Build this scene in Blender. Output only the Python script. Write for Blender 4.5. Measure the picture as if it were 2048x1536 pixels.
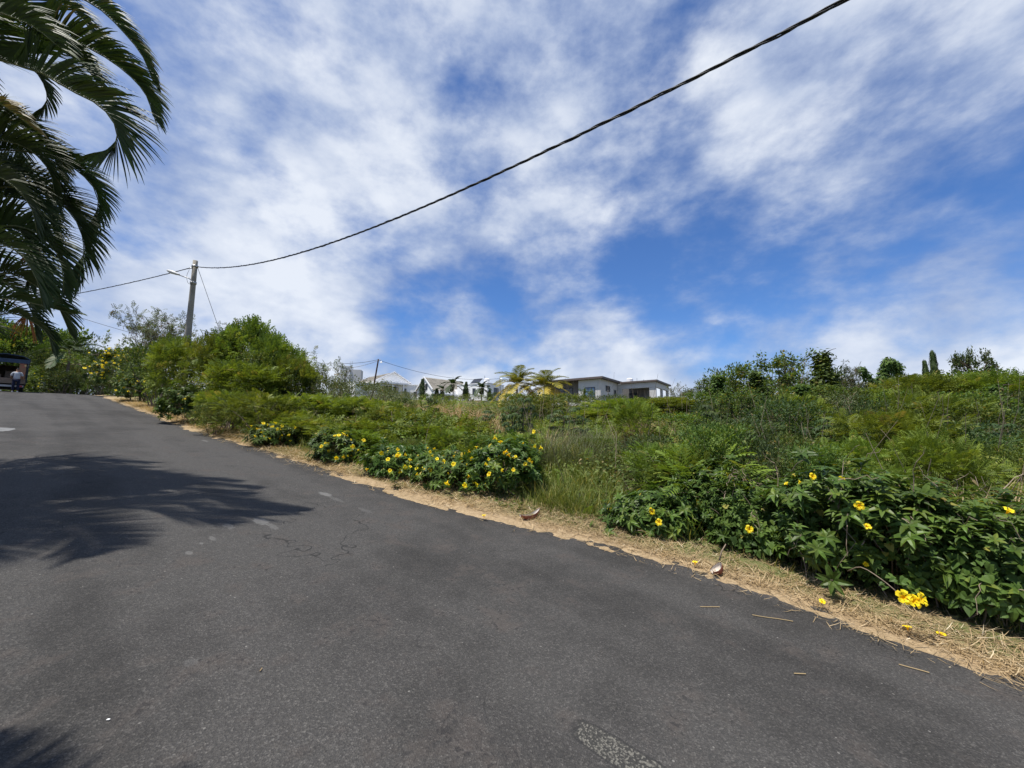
import bpy, math, random
import numpy as np
from mathutils import Vector, Matrix

scene = bpy.context.scene
for o in list(bpy.data.objects):
    bpy.data.objects.remove(o)
R = math.radians

# ------------------------------------------------------------------ camera
FPX = 780.0                      # focal length in pixels of a 2048 px wide frame
PITCH = math.atan(92 / 780.0)
CAMZ = 1.6
cam = bpy.data.cameras.new("camera")
cam.sensor_width = 36.0
cam.lens = FPX / 2048 * 36.0
cam.clip_start = 0.05
cam.clip_end = 3000
camo = bpy.data.objects.new("camera", cam)
scene.collection.objects.link(camo)
camo.location = (0, 0, CAMZ)
camo.rotation_euler = (R(90) + PITCH, 0, 0)
scene.camera = camo
CP, SP = math.cos(PITCH), math.sin(PITCH)


def pdir(px, py):
    x = (px - 1024) / FPX
    v = (768 - py) / FPX
    return np.array([x, CP - v * SP, SP + v * CP])


def P(px, py, d):
    """the point at depth d metres seen at photo pixel (px, py)"""
    return np.array([0, 0, CAMZ]) + pdir(px, py) * d


# ------------------------------------------------------------------ sun + sky
SUN_AZ, SUN_EL = R(-120), R(70)    # azimuth from +Y towards +X
sunv = Vector((math.sin(SUN_AZ) * math.cos(SUN_EL), math.cos(SUN_AZ) * math.cos(SUN_EL), math.sin(SUN_EL)))
sl = bpy.data.lights.new("sun", 'SUN')
sl.energy = 5.0
sl.angle = R(0.7)
sl.color = (1.0, 0.955, 0.88)
so = bpy.data.objects.new("sun", sl)
scene.collection.objects.link(so)
so.rotation_euler = sunv.to_track_quat('Z', 'Y').to_euler()
so.location = (-40, 20, 60)

scene.view_settings.view_transform = 'Standard'
scene.view_settings.look = 'None'
scene.view_settings.gamma = 1.0
scene.view_settings.exposure = 0.3
scene.view_settings.use_curve_mapping = False

cy = scene.cycles
cy.max_bounces = 5
cy.diffuse_bounces = 3
cy.glossy_bounces = 2
cy.transmission_bounces = 3
cy.transparent_max_bounces = 6
cy.caustics_reflective = False
cy.caustics_refractive = False
cy.use_denoising = True


class NG:
    """tiny helper for node trees"""
    def __init__(self, nt):
        self.nt = nt

    def n(self, t, **kw):
        nd = self.nt.nodes.new(t)
        for k, v in kw.items():
            setattr(nd, k, v)
        return nd

    def link(self, a, b):
        self.nt.links.new(a, b)

    def _in(self, sock, v):
        if hasattr(v, 'is_output') or isinstance(v, bpy.types.NodeSocket):
            self.link(v, sock)
        elif v is not None:
            sock.default_value = v

    def math(self, op, a, b=None, c=None, clamp=False):
        nd = self.n('ShaderNodeMath', operation=op, use_clamp=clamp)
        self._in(nd.inputs[0], a)
        if b is not None:
            self._in(nd.inputs[1], b)
        if c is not None:
            self._in(nd.inputs[2], c)
        return nd.outputs[0]

    def vmath(self, op, a, b=None, out=0):
        nd = self.n('ShaderNodeVectorMath', operation=op)
        self._in(nd.inputs[0], a)
        if b is not None:
            self._in(nd.inputs[1], b)
        return nd.outputs[out]

    def noise(self, vec, scale, detail=4, rough=.55, dist=0.0, lac=2.0):
        nd = self.n('ShaderNodeTexNoise')
        if vec is not None:
            self.link(vec, nd.inputs['Vector'])
        nd.inputs['Scale'].default_value = scale
        nd.inputs['Detail'].default_value = detail
        nd.inputs['Roughness'].default_value = rough
        nd.inputs['Distortion'].default_value = dist
        nd.inputs['Lacunarity'].default_value = lac
        return nd

    def smooth(self, x, a, b, lo=0.0, hi=1.0):
        nd = self.n('ShaderNodeMapRange', interpolation_type='SMOOTHSTEP')
        self._in(nd.inputs[0], x)
        nd.inputs[1].default_value = a
        nd.inputs[2].default_value = b
        nd.inputs[3].default_value = lo
        nd.inputs[4].default_value = hi
        return nd.outputs[0]

    def mix(self, f, a, b, kind='MIX'):
        nd = self.n('ShaderNodeMix', data_type='RGBA', blend_type=kind)
        self._in(nd.inputs[0], f)
        for s, v in ((nd.inputs[6], a), (nd.inputs[7], b)):
            if isinstance(v, (tuple, list)) and len(v) == 3:
                v = (*v, 1)
            self._in(s, v)
        return nd.outputs[2]

    def ramp(self, f, stops, interp='LINEAR'):
        nd = self.n('ShaderNodeValToRGB')
        cr = nd.color_ramp
        cr.interpolation = interp
        while len(cr.elements) < len(stops):
            cr.elements.new(0.5)
        for e, (p, c) in zip(cr.elements, stops):
            e.position = p
            e.color = (*c, 1) if len(c) == 3 else c
        self._in(nd.inputs[0], f)
        return nd.outputs[0]


world = bpy.data.worlds.new("World")
scene.world = world
world.use_nodes = True
wt = world.node_tree
wt.nodes.clear()
g = NG(wt)
sky = g.n('ShaderNodeTexSky', sky_type='NISHITA')
sky.sun_disc = False
sky.sun_elevation = SUN_EL
sky.sun_rotation = SUN_AZ % (2 * math.pi)
sky.altitude = 100
sky.air_density = 1.0
sky.dust_density = 0.25
sky.ozone_density = 3.2
tc = g.n('ShaderNodeTexCoord')
dvec = tc.outputs['Generated']
sep = g.n('ShaderNodeSeparateXYZ')
g.link(dvec, sep.inputs[0])
zc = g.math('ADD', g.math('MAXIMUM', sep.outputs[2], 0.0), 0.20)
comb = g.n('ShaderNodeCombineXYZ')
g.link(g.math('DIVIDE', sep.outputs[0], zc), comb.inputs[0])
g.link(g.math('DIVIDE', sep.outputs[1], zc), comb.inputs[1])
pl = comb.outputs[0]
# slow warp of the cloud sheet, then streaks drawn out along the wind
w1 = g.noise(pl, 0.9, 1, .5)
warp = g.vmath('SCALE', g.vmath('SUBTRACT', w1.outputs['Color'], (.5, .5, .5)))
warp.node.inputs['Scale'].default_value = 0.75
plw = g.vmath('ADD', pl, warp)
mp = g.n('ShaderNodeMapping')
g.link(plw, mp.inputs[0])
mp.inputs['Location'].default_value = (3.7, 1.9, .3)
mp.inputs['Rotation'].default_value = (0, 0, R(38))
mp.inputs['Scale'].default_value = (1.0, 0.8, 1)
mv = mp.outputs[0]
n1 = g.noise(mv, 1.7, 2, .5)
ms = g.n('ShaderNodeMapping')
g.link(g.vmath('ADD', dvec, g.vmath('MULTIPLY', warp, (.10, .10, .06))), ms.inputs[0])
ms.inputs['Rotation'].default_value = (0, R(-14), R(8))
ms.inputs['Scale'].default_value = (1.0, 1.0, 1.7)
n2 = g.noise(ms.outputs[0], 8.5, 6, .58)
n4 = g.noise(ms.outputs[0], 3.4, 1, .5)
n3 = g.noise(ms.outputs[0], 5.0, 3, .52)
# where the sheet is thick or broken (directions of cloud banks and gaps)
bias = None
BLOBS = [  # px, py, radius deg, weight
    (820, 120, 20, .13), (600, 420, 20, .09), (1080, 330, 9, .10), (330, 500, 18, .07), (520, 690, 12, .12),
    (1790, 170, 16, .13), (1400, 240, 8, .10), (1560, 310, 7, .08), (1950, 655, 9, .24), (1200, 745, 9, .26), (930, 720, 8, .22), (1600, 745, 7, .22),
    (1760, 450, 18, -.115), (1380, 500, 12, -.09), (960, 640, 9, -.15), (1240, 620, 9, -.13), (1560, 690, 6, -.14),
    (1350, 80, 9, -.04), (960, 280, 6, -.07), (400, 90, 9, -.10), (1980, 520, 10, -.12), (840, 660, 5, -.1), (560, 90, 6, -.06), (800, 500, 6, -.05),
]
for (bx, by, rad, wgt) in BLOBS:
    d_ = pdir(bx, by)
    d_ = d_ / np.linalg.norm(d_)
    dt = g.vmath('DOT_PRODUCT', dvec, tuple(d_), out=1)
    b_ = g.smooth(dt, math.cos(R(rad * 1.35)), math.cos(R(rad * .25)), 0, wgt)
    bias = b_ if bias is None else g.math('ADD', bias, b_)
dens = g.math('ADD', g.math('MULTIPLY', n1.outputs[0], .18), g.math('MULTIPLY', n2.outputs[0], .70))
dens = g.math('ADD', dens, g.math('MULTIPLY', n4.outputs[0], .20))
dens = g.math('ADD', dens, bias)
# low haze of cloud towards the horizon
hz = g.smooth(sep.outputs[2], .04, .17, .22, 0.0)
dens = g.math('ADD', dens, hz)
mask = g.smooth(dens, .30, .76)
mask = g.math('MULTIPLY', mask, .94)
SK = 10.0      # sky radiance is divided by this in the Background strength
shade = g.math('ADD', g.math('MULTIPLY', n3.outputs[0], .55), g.math('MULTIPLY', dens, .6))
ccol = g.ramp(shade, [(.46, (.25, .32, .50)), (.62, (.40, .47, .62)), (.82, (.69, .73, .80))])
cmul = g.vmath('SCALE', ccol)
cmul.node.inputs['Scale'].default_value = SK
skyt = g.mix(1.0, sky.outputs[0], (.56, .82, 1.18), 'MULTIPLY')
fin = g.mix(mask, skyt, cmul)
bg = g.n('ShaderNodeBackground')
g.link(fin, bg.inputs[0])
bg.inputs[1].default_value = 0.1
world.cycles.sampling_method = 'MANUAL'
world.cycles.sample_map_resolution = 512
wo = g.n('ShaderNodeOutputWorld')
g.link(bg.outputs[0], wo.inputs[0])

# ------------------------------------------------------------------ helpers
COL = scene.collection
RA = R(52)                       # the road runs 52 degrees left of straight ahead
SIN, COS = math.sin(RA), math.cos(RA)


def s_c(x, y):
    """along-road and across-road coordinates"""
    return -SIN * x + COS * y, COS * x + SIN * y


def x_y(s, c):
    return -SIN * s + COS * c, COS * s + SIN * c


ES = np.array([-400, -6, -1, -.1, 1.1, 2.3, 3.7, 5.2, 7.2, 10.5, 16.8, 26, 48, 400.])
EC = np.array([4.2, 4.2, 4.37, 4.56, 4.71, 4.73, 4.46, 4.32, 4.15, 4.04, 4.05, 4.17, 4.5, 4.5])


def edge(s):
    return np.interp(s, ES, EC)


def left_edge(s):
    return np.interp(s, [-400, 12, 30, 45, 400], [-1.5, -1.5, -3.0, -5.5, -5.5])


def vnoise(x, y, seed=0):
    """cheap smooth value noise, about -1..1"""
    r = np.random.RandomState(seed)
    out = 0
    for k in range(5):
        a = r.rand() * 6.28
        f = .6 + r.rand() * .9
        out = out + np.sin((x * math.cos(a) + y * math.sin(a)) * f + r.rand() * 6.28 + .8 * np.sin((x * math.sin(a) - y * math.cos(a)) * f * .7 + r.rand() * 6))
    return out / 3.2


def sstep(a, b, x):
    t = np.clip((x - a) / (b - a), 0, 1)
    return t * t * (3 - 2 * t)


def road_z(s):
    s = np.asarray(s, float)
    k = 3.5
    z = .095 * (s - k * np.logaddexp(0, (s - 53) / k))
    return np.maximum(z, -12)


def road_surf(s, c):
    return road_z(s) + .012 * vnoise(np.asarray(s) * .6, np.asarray(c) * .8, 9)


def ground_z(x, y):
    x = np.asarray(x, float)
    y = np.asarray(y, float)
    s, c = s_c(x, y)
    u = c - edge(s)
    z = road_z(s)
    z = z + .22 * sstep(.9, 2.6, u) + .045 * np.clip(u - 1, 0, 62)
    z = z + .16 * sstep(1.5, 5, u) * vnoise(x * .9, y * .9, 3)
    z = z + .035 * np.clip(u - 3, 0, 40) * sstep(15, 2, s)
    l = left_edge(s) - c
    z = z + .10 * sstep(0, .5, l) + .05 * np.clip(l - 1, 0, 30)
    return z


def link(o):
    COL.objects.link(o)
    return o


def tag(o, label=None, cat=None, group=None, kind=None):
    if label:
        o["label"] = label
    if cat:
        o["category"] = cat
    if group:
        o["group"] = group
    if kind:
        o["kind"] = kind
    return o


def empty(name, loc, label, cat, group=None, rz=0.0):
    o = bpy.data.objects.new(name, None)
    o.empty_display_size = .2
    link(o)
    o.location = tuple(float(v) for v in loc)
    o.rotation_euler = (0, 0, rz)
    return tag(o, label, cat, group)


def mesh_data(name, V, F, mats, var=None, smooth=False, fm=None):
    """numpy verts (n,3) + faces: (m,3)/(m,4) array or list of such arrays"""
    if isinstance(F, np.ndarray):
        F = [F]
    F = [f for f in F if len(f)]
    me = bpy.data.meshes.new(name)
    V = np.ascontiguousarray(V, dtype=np.float32)
    me.vertices.add(len(V))
    me.vertices.foreach_set('co', V.ravel())
    loops = np.concatenate([f.ravel() for f in F]).astype(np.int32)
    tot = np.concatenate([np.full(len(f), f.shape[1]) for f in F]).astype(np.int32)
    st = np.concatenate([[0], np.cumsum(tot)[:-1]]).astype(np.int32)
    me.loops.add(len(loops))
    me.loops.foreach_set('vertex_index', loops)
    me.polygons.add(len(tot))
    me.polygons.foreach_set('loop_start', st)
    if fm is not None:
        me.polygons.foreach_set('material_index', np.asarray(fm, dtype=np.int32))
    me.polygons.foreach_set('use_smooth', np.full(len(tot), bool(smooth)))
    if var is not None:
        at = me.attributes.new('var', 'FLOAT', 'POINT')
        at.data.foreach_set('value', np.ascontiguousarray(var, dtype=np.float32))
    for m in (mats if isinstance(mats, (list, tuple)) else [mats]):
        me.materials.append(m)
    me.update(calc_edges=True)
    me.validate()
    return me


def mesh_obj(name, me, parent=None, loc=None):
    o = bpy.data.objects.new(name, me)
    link(o)
    if parent is not None:
        o.parent = parent
    if loc is not None:
        o.location = tuple(float(v) for v in loc)
    return o


def copy_tree(o, parent=None):
    c = o.copy()
    link(c)
    c.parent = parent
    for ch in o.children:
        copy_tree(ch, c)
    return c


def nrm(a):
    return a / np.maximum(np.linalg.norm(a, axis=-1, keepdims=True), 1e-9)


class MB:
    """collects quads and triangles of one hard part"""
    def __init__(self):
        self.v, self.q, self.t, self.n = [], [], [], 0
        self.var = []

    def add(self, V, Q=None, T=None, var=.5):
        V = np.asarray(V, float)
        self.v.append(V)
        if Q is not None and len(Q):
            self.q.append(np.asarray(Q) + self.n)
        if T is not None and len(T):
            self.t.append(np.asarray(T) + self.n)
        self.var.append(np.full(len(V), var) if np.isscalar(var) else np.asarray(var))
        self.n += len(V)
        return self

    def box(self, x0, x1, y0, y1, z0, z1, var=.5):
        V = [(x, y, z) for z in (z0, z1) for y in (y0, y1) for x in (x0, x1)]
        return self.add(V, [(0, 2, 3, 1), (4, 5, 7, 6), (0, 1, 5, 4), (2, 6, 7, 3), (0, 4, 6, 2), (1, 3, 7, 5)], var=var)

    def tube(self, pts, rad, n=6, cap=True, var=.5):
        pts = np.asarray(pts, float)
        m = len(pts)
        rad = np.broadcast_to(np.asarray(rad, float), (m,))
        tan = nrm(np.gradient(pts, axis=0))
        ref = np.array([0, 0, 1.]) if abs(tan[0][2]) < .8 else np.array([1., 0, 0])
        V = []
        for i in range(m):
            a = np.cross(tan[i], ref)
            a = a / max(np.linalg.norm(a), 1e-9)
            b = np.cross(tan[i], a)
            for k in range(n):
                th = 2 * math.pi * k / n
                V.append(pts[i] + rad[i] * (a * math.cos(th) + b * math.sin(th)))
        Q = [(i * n + k, i * n + (k + 1) % n, (i + 1) * n + (k + 1) % n, (i + 1) * n + k) for i in range(m - 1) for k in range(n)]
        T = []
        if cap:
            V.append(pts[0])
            V.append(pts[-1])
            T = [(m * n, (k + 1) % n, k) for k in range(n)] + [(m * n + 1, (m - 1) * n + k, (m - 1) * n + (k + 1) % n) for k in range(n)]
        return self.add(V, Q, T, var)

    def poly_prism(self, pts2, z0, z1, var=.5):
        """vertical prism over a convex 2-D outline"""
        k = len(pts2)
        V = [(x, y, z0) for x, y in pts2] + [(x, y, z1) for x, y in pts2]
        Q = [(i, (i + 1) % k, k + (i + 1) % k, k + i) for i in range(k)]
        T = [(0, i + 1, i) for i in range(1, k - 1)] + [(k, k + i, k + i + 1) for i in range(1, k - 1)]
        return self.add(V, Q, T, var)

    def data(self, name, mats, smooth=False, xf=None):
        V = np.concatenate(self.v)
        if xf is not None:
            V = xf(V)
        F = []
        if self.q:
            F.append(np.concatenate(self.q))
        if self.t:
            F.append(np.concatenate(self.t))
        return mesh_data(name, V, F, mats, np.concatenate(self.var), smooth)

    def build(self, name, mats, parent=None, smooth=False, xf=None, loc=None):
        return mesh_obj(name, self.data(name, mats, smooth, xf), parent, loc)


# ------------------------------------------------------------------ materials
def new_mat(name):
    m = bpy.data.materials.new(name)
    m.use_nodes = True
    nt = m.node_tree
    nt.nodes.clear()
    g = NG(nt)
    out = g.n('ShaderNodeOutputMaterial')
    return m, g, out


def bsdf(g, col, rough=.6, spec=.4, metal=0.0, bump=None, bstr=.3, bdist=.02):
    b = g.n('ShaderNodeBsdfPrincipled')
    g._in(b.inputs['Base Color'], (*col, 1) if isinstance(col, (tuple, list)) and len(col) == 3 else col)
    g._in(b.inputs['Roughness'], rough)
    b.inputs['Specular IOR Level'].default_value = spec
    b.inputs['Metallic'].default_value = metal
    if bump is not None:
        bn = g.n('ShaderNodeBump')
        bn.inputs['Strength'].default_value = bstr
        bn.inputs['Distance'].default_value = bdist
        g._in(bn.inputs['Height'], bump)
        g.link(bn.outputs[0], b.inputs['Normal'])
    return b


def plain(name, col, rough=.6, spec=.4, metal=0.0, wear=.25, scale=6.0, bump=.1, dirt=None):
    """painted or cast surface: base colour broken up by weathering noise"""
    m, g, out = new_mat(name)
    tc = g.n('ShaderNodeTexCoord').outputs['Object']
    a = g.noise(tc, scale, 6, .6)
    b = g.noise(tc, scale * .21, 4, .55)
    f = g.math('ADD', g.math('MULTIPLY', a.outputs[0], .5), g.math('MULTIPLY', b.outputs[0], .5))
    dk = dirt or tuple(c * (1 - wear) for c in col)
    lt = tuple(min(1, c * (1 + wear * .35)) for c in col)
    c = g.ramp(f, [(.30, dk), (.52, col), (.72, lt)])
    b_ = bsdf(g, c, rough, spec, metal, a.outputs[0], bump, .02)
    g.link(b_.outputs[0], out.inputs[0])
    return m


def leaf_mat(name, cols, trans=.32, rough=.55, spec=.22, hue=.03, val=.3):
    """leaf: colour by the per-leaf 'var' attribute and by plant, thin and translucent"""
    m, g, out = new_mat(name)
    at = g.n('ShaderNodeAttribute', attribute_name='var')
    c = g.ramp(at.outputs['Fac'], cols)
    oi = g.n('ShaderNodeObjectInfo')
    hs = g.n('ShaderNodeHueSaturation')
    g.link(c, hs.inputs['Color'])
    g.link(g.math('ADD', g.math('MULTIPLY', oi.outputs['Random'], hue), .5 - hue / 2), hs.inputs['Hue'])
    tc = g.n('ShaderNodeTexCoord').outputs['Object']
    pn = g.noise(tc, 1.1, 3, .5)
    v = g.math('ADD', g.math('MULTIPLY', oi.outputs['Random'], val), 1 - val / 2)
    v = g.math('MULTIPLY', v, g.math('ADD', g.math('MULTIPLY', pn.outputs[0], .7), .65))
    g.link(v, hs.inputs['Value'])
    b = bsdf(g, hs.outputs[0], rough, spec)
    t = g.n('ShaderNodeBsdfTranslucent')
    tcol = g.mix(1.0, hs.outputs[0], (1.35, 1.25, .55), 'MULTIPLY')
    g.link(tcol, t.inputs[0])
    mx = g.n('ShaderNodeMixShader')
    mx.inputs[0].default_value = trans
    g.link(b.outputs[0], mx.inputs[1])
    g.link(t.outputs[0], mx.inputs[2])
    g.link(mx.outputs[0], out.inputs[0])
    return m


M = {}
M['leucaena'] = leaf_mat('feathery_leaf', [(0, (.082, .118, .020)), (.5, (.155, .215, .030)), (.88, (.235, .300, .042)), (1, (.28, .25, .07))])
M['broad'] = leaf_mat('broad_leaf', [(0, (.044, .074, .018)), (.5, (.090, .142, .028)), (.9, (.155, .215, .040)), (1, (.24, .20, .05))])
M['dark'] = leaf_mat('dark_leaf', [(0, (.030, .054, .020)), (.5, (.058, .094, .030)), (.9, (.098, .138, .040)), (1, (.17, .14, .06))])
M['glossy'] = leaf_mat('glossy_leaf', [(0, (.036, .066, .014)), (.5, (.074, .126, .022)), (.85, (.125, .190, .030)), (.96, (.21, .26, .04)), (1, (.38, .30, .04))], trans=.28, rough=.45, spec=.28, val=.3)
M['vine'] = leaf_mat('vine_leaf', [(0, (.050, .090, .022)), (.5, (.098, .160, .034)), (.88, (.16, .23, .05)), (1, (.32, .30, .07))], trans=.38, rough=.5)
M['grey'] = leaf_mat('grey_green_leaf', [(0, (.070, .088, .046)), (.5, (.120, .145, .070)), (.9, (.18, .195, .095)), (1, (.20, .15, .09))], rough=.6, trans=.25)
M['dry'] = leaf_mat('dry_grass_blade', [(0, (.22, .165, .085)), (.5, (.40, .295, .16)), (.85, (.55, .43, .26)), (1, (.70, .61, .43))], trans=.2, rough=.7, spec=.2, hue=.01, val=.05)
M['grass'] = leaf_mat('green_grass_blade', [(0, (.080, .115, .026)), (.5, (.150, .185, .045)), (.8, (.24, .245, .075)), (1, (.44, .36, .17))], trans=.3, rough=.55)
M['olive'] = leaf_mat('weed_leaf', [(0, (.068, .094, .026)), (.5, (.125, .160, .040)), (.85, (.18, .205, .06)), (1, (.28, .21, .10))], trans=.3, rough=.55)
M['palm'] = leaf_mat('palm_leaf', [(0, (.016, .032, .010)), (.5, (.032, .058, .015)), (.86, (.060, .094, .024)), (1, (.19, .15, .07))], trans=.26, rough=.55, spec=.28)
M['coco'] = leaf_mat('coconut_leaf', [(0, (.085, .115, .022)), (.45, (.19, .20, .035)), (.75, (.44, .36, .05)), (1, (.68, .50, .09))], trans=.3, rough=.55, spec=.25, hue=.0, val=.0)
M['pod'] = leaf_mat('dry_pod', [(0, (.085, .052, .038)), (.6, (.16, .10, .07)), (1, (.24, .17, .12))], trans=.1, rough=.7)
M['petal'] = leaf_mat('yellow_petal', [(0, (.86, .52, .012)), (.4, (.92, .70, .015)), (1, (.93, .80, .03))], trans=.3, rough=.5, hue=.015, val=.12)
M['bark'] = plain('bark', (.16, .125, .095), .85, .2, wear=.5, scale=14, bump=.5)
M['bark_dark'] = plain('dark_bark', (.085, .066, .05), .85, .2, wear=.45, scale=14, bump=.5)
M['twig'] = plain('twig', (.23, .18, .13), .85, .2, wear=.4, scale=20, bump=.3)
M['rachis'] = plain('palm_rachis', (.13, .14, .045), .5, .4, wear=.4, scale=10, bump=.1)
M['spadix'] = plain('palm_flower_stalk', (.42, .155, .045), .7, .3, wear=.4, scale=20, bump=.2)

# ground: dry soil with litter and low weeds
m, g, out = new_mat('soil')
tcn = g.n('ShaderNodeTexCoord').outputs['Object']
a = g.noise(tcn, .6, 6, .6)
b = g.noise(tcn, 9, 6, .65)
c1 = g.ramp(b.outputs[0], [(.3, (.085, .062, .04)), (.5, (.16, .12, .07)), (.7, (.25, .19, .105))])
c2 = g.ramp(b.outputs[0], [(.3, (.028, .040, .014)), (.6, (.07, .095, .03)), (.75, (.13, .14, .05))])
col = g.mix(g.smooth(a.outputs[0], .40, .58), c1, c2)
bb = bsdf(g, col, .95, .15, bump=b.outputs[0], bstr=.7, bdist=.06)
g.link(bb.outputs[0], out.inputs[0])
M['soil'] = m

# verge: cut dry grass over dust
m, g, out = new_mat('verge_straw')
tcn = g.n('ShaderNodeTexCoord').outputs['Object']
a = g.noise(tcn, 1.3, 5, .6)
b = g.noise(tcn, 60, 5, .7)
d_ = g.noise(tcn, 14, 5, .6)
fine = g.math('ADD', g.math('MULTIPLY', b.outputs[0], .6), g.math('MULTIPLY', d_.outputs[0], .4))
c1 = g.ramp(fine, [(.30, (.15, .11, .065)), (.46, (.31, .225, .13)), (.60, (.45, .335, .20)), (.75, (.58, .46, .30))])
c2 = g.ramp(fine, [(.32, (.05, .065, .022)), (.5, (.13, .145, .05)), (.7, (.28, .25, .12))])
at = g.n('ShaderNodeAttribute', attribute_name='var')
gm = g.math('MULTIPLY', g.smooth(a.outputs[0], .30, .52), at.outputs['Fac'])
col = g.mix(gm, c1, c2)
gp = g.smooth(d_.outputs[0], .60, .70, 0, .55)
col = g.mix(gp, col, (.11, .095, .08))
bb = bsdf(g, col, .95, .1, bump=fine, bstr=.9, bdist=.03)
g.link(bb.outputs[0], out.inputs[0])
M['verge'] = m

def road_sc(px, py):
    d = pdir(px, py)
    s, c = s_c(d[0], d[1])
    t = CAMZ / (.095 * s - d[2])
    return s * t, c * t


STAINS = [(*road_sc(650, 988), .20, .07, .8), (*road_sc(522, 1042), .17, .08, .7), (*road_sc(545, 1052), .16, .05, .4), (*road_sc(457, 1052), .14, .05, .45), (*road_sc(425, 1076), .10, .03, .5), (*road_sc(403, 1086), .04, .02, .6),
          (*road_sc(378, 1105), .06, .03, .55), (*road_sc(672, 998), .25, .05, .3), (*road_sc(410, 882), .25, .06, .6), (*road_sc(730, 1020), .2, .05, .25), (*road_sc(383, 1320), .05, .04, .25)]
PATCHES = [(*road_sc(1262, 1520), .30, .075)]

# asphalt: dark binder, pale stone chips, worn tracks, fine cracks, pale smears
m, g, out = new_mat('asphalt')
tcn = g.n('ShaderNodeTexCoord').outputs['Object']
rot = g.n('ShaderNodeMapping')
g.link(tcn, rot.inputs[0])
rot.inputs['Rotation'].default_value = (0, 0, -RA)       # y now runs along the road
rv = rot.outputs[0]
vo = g.n('ShaderNodeTexVoronoi', feature='F1')
g.link(tcn, vo.inputs['Vector'])
vo.inputs['Scale'].default_value = 115
sx = g.n('ShaderNodeSeparateColor')
g.link(vo.outputs['Color'], sx.inputs[0])
vf = g.noise(tcn, 140, 2, .7)
big = g.noise(tcn, .55, 3, .6)
mid = g.noise(tcn, 3.2, 4, .6)
st = g.n('ShaderNodeMapping')
g.link(rv, st.inputs[0])
st.inputs['Scale'].default_value = (1.5, .06, 1)
trk = g.noise(st.outputs[0], 1.0, 2, .5)
base = g.ramp(sx.outputs[0], [(0, (.046, .0435, .040)), (.55, (.064, .0605, .0555)), (.86, (.084, .079, .072)), (1, (.120, .113, .103))])
base = g.mix(g.smooth(vf.outputs[0], .40, .62, .55, 0), base, (.030, .030, .031))
mod = g.math('ADD', g.math('MULTIPLY', big.outputs[0], .55), g.math('MULTIPLY', trk.outputs[0], .55))
mod = g.math('ADD', mod, g.math('MULTIPLY', mid.outputs[0], .30))
mv_ = g.smooth(mod, .45, .95, .55, 1.25)
base = g.mix(1.0, base, g.ramp(mv_, [(0, (0, 0, 0)), (1, (1, 1, 1))]), 'MULTIPLY')
sc_ = g.vmath('SCALE', base)
sc_.node.inputs['Scale'].default_value = 1.15
base = sc_
base = g.mix(g.smooth(mid.outputs[0], .52, .72, 0, .35), base, (.084, .068, .058))
# open texture where chips have gone
pit = g.noise(tcn, 26, 2, .65)
pm = g.math('MULTIPLY', g.smooth(pit.outputs[0], .56, .66), g.smooth(mid.outputs[0], .50, .64))
base = g.mix(g.math('MULTIPLY', pm, .6), base, (.022, .022, .023))
# bright specks of quartz
vs = g.n('ShaderNodeTexVoronoi', feature='F1')
g.link(tcn, vs.inputs['Vector'])
vs.inputs['Scale'].default_value = 42
s2 = g.n('ShaderNodeSeparateColor')
g.link(vs.outputs['Color'], s2.inputs[0])
spk = g.math('MULTIPLY', g.smooth(s2.outputs[1], .992, .995), g.smooth(vs.outputs['Distance'], .30, .20))
base = g.mix(g.math('MULTIPLY', spk, .35), base, (.42, .40, .36))
# cracks
cw = g.noise(tcn, 2.3, 2, .6)
cv = g.vmath('ADD', tcn, g.vmath('MULTIPLY', g.vmath('SUBTRACT', cw.outputs['Color'], (.5, .5, .5)), (.9, .9, .9)))
ck = g.n('ShaderNodeTexVoronoi', feature='DISTANCE_TO_EDGE')
g.link(cv, ck.inputs['Vector'])
ck.inputs['Scale'].default_value = .42
cm = g.math('MULTIPLY', g.smooth(ck.outputs['Distance'], .0045, .0015), g.smooth(big.outputs[0], .50, .58))
base = g.mix(g.math('MULTIPLY', cm, .75), base, (.018, .018, .018))
# old paint splashes: (s, c, half length, half width, strength) on the road, broken up by noise
rs = g.n('ShaderNodeSeparateXYZ')
g.link(rv, rs.inputs[0])


def spot(s_, c_, a_, b_, strength, edge0=1.0, edge1=.45, br=.9, sq=False):
    ex = g.math('DIVIDE', g.math('SUBTRACT', rs.outputs[1], s_), a_)
    ey = g.math('DIVIDE', g.math('SUBTRACT', rs.outputs[0], c_), b_)
    ex2, ey2 = g.math('MULTIPLY', ex, ex), g.math('MULTIPLY', ey, ey)
    if sq:
        ex2, ey2 = g.math('MULTIPLY', ex2, ex2), g.math('MULTIPLY', ey2, ey2)
    r2 = g.math('ADD', ex2, ey2)
    r2 = g.math('ADD', r2, g.math('MULTIPLY', g.math('SUBTRACT', pit.outputs[0], .5), br * 2.2))
    return g.math('MULTIPLY', g.smooth(r2, edge1, edge0, 1, 0), strength)


for (s_, c_, a_, b_, st_) in STAINS:
    base = g.mix(spot(s_, c_, a_, b_, st_ * .7), base, (.19, .186, .178))
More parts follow.
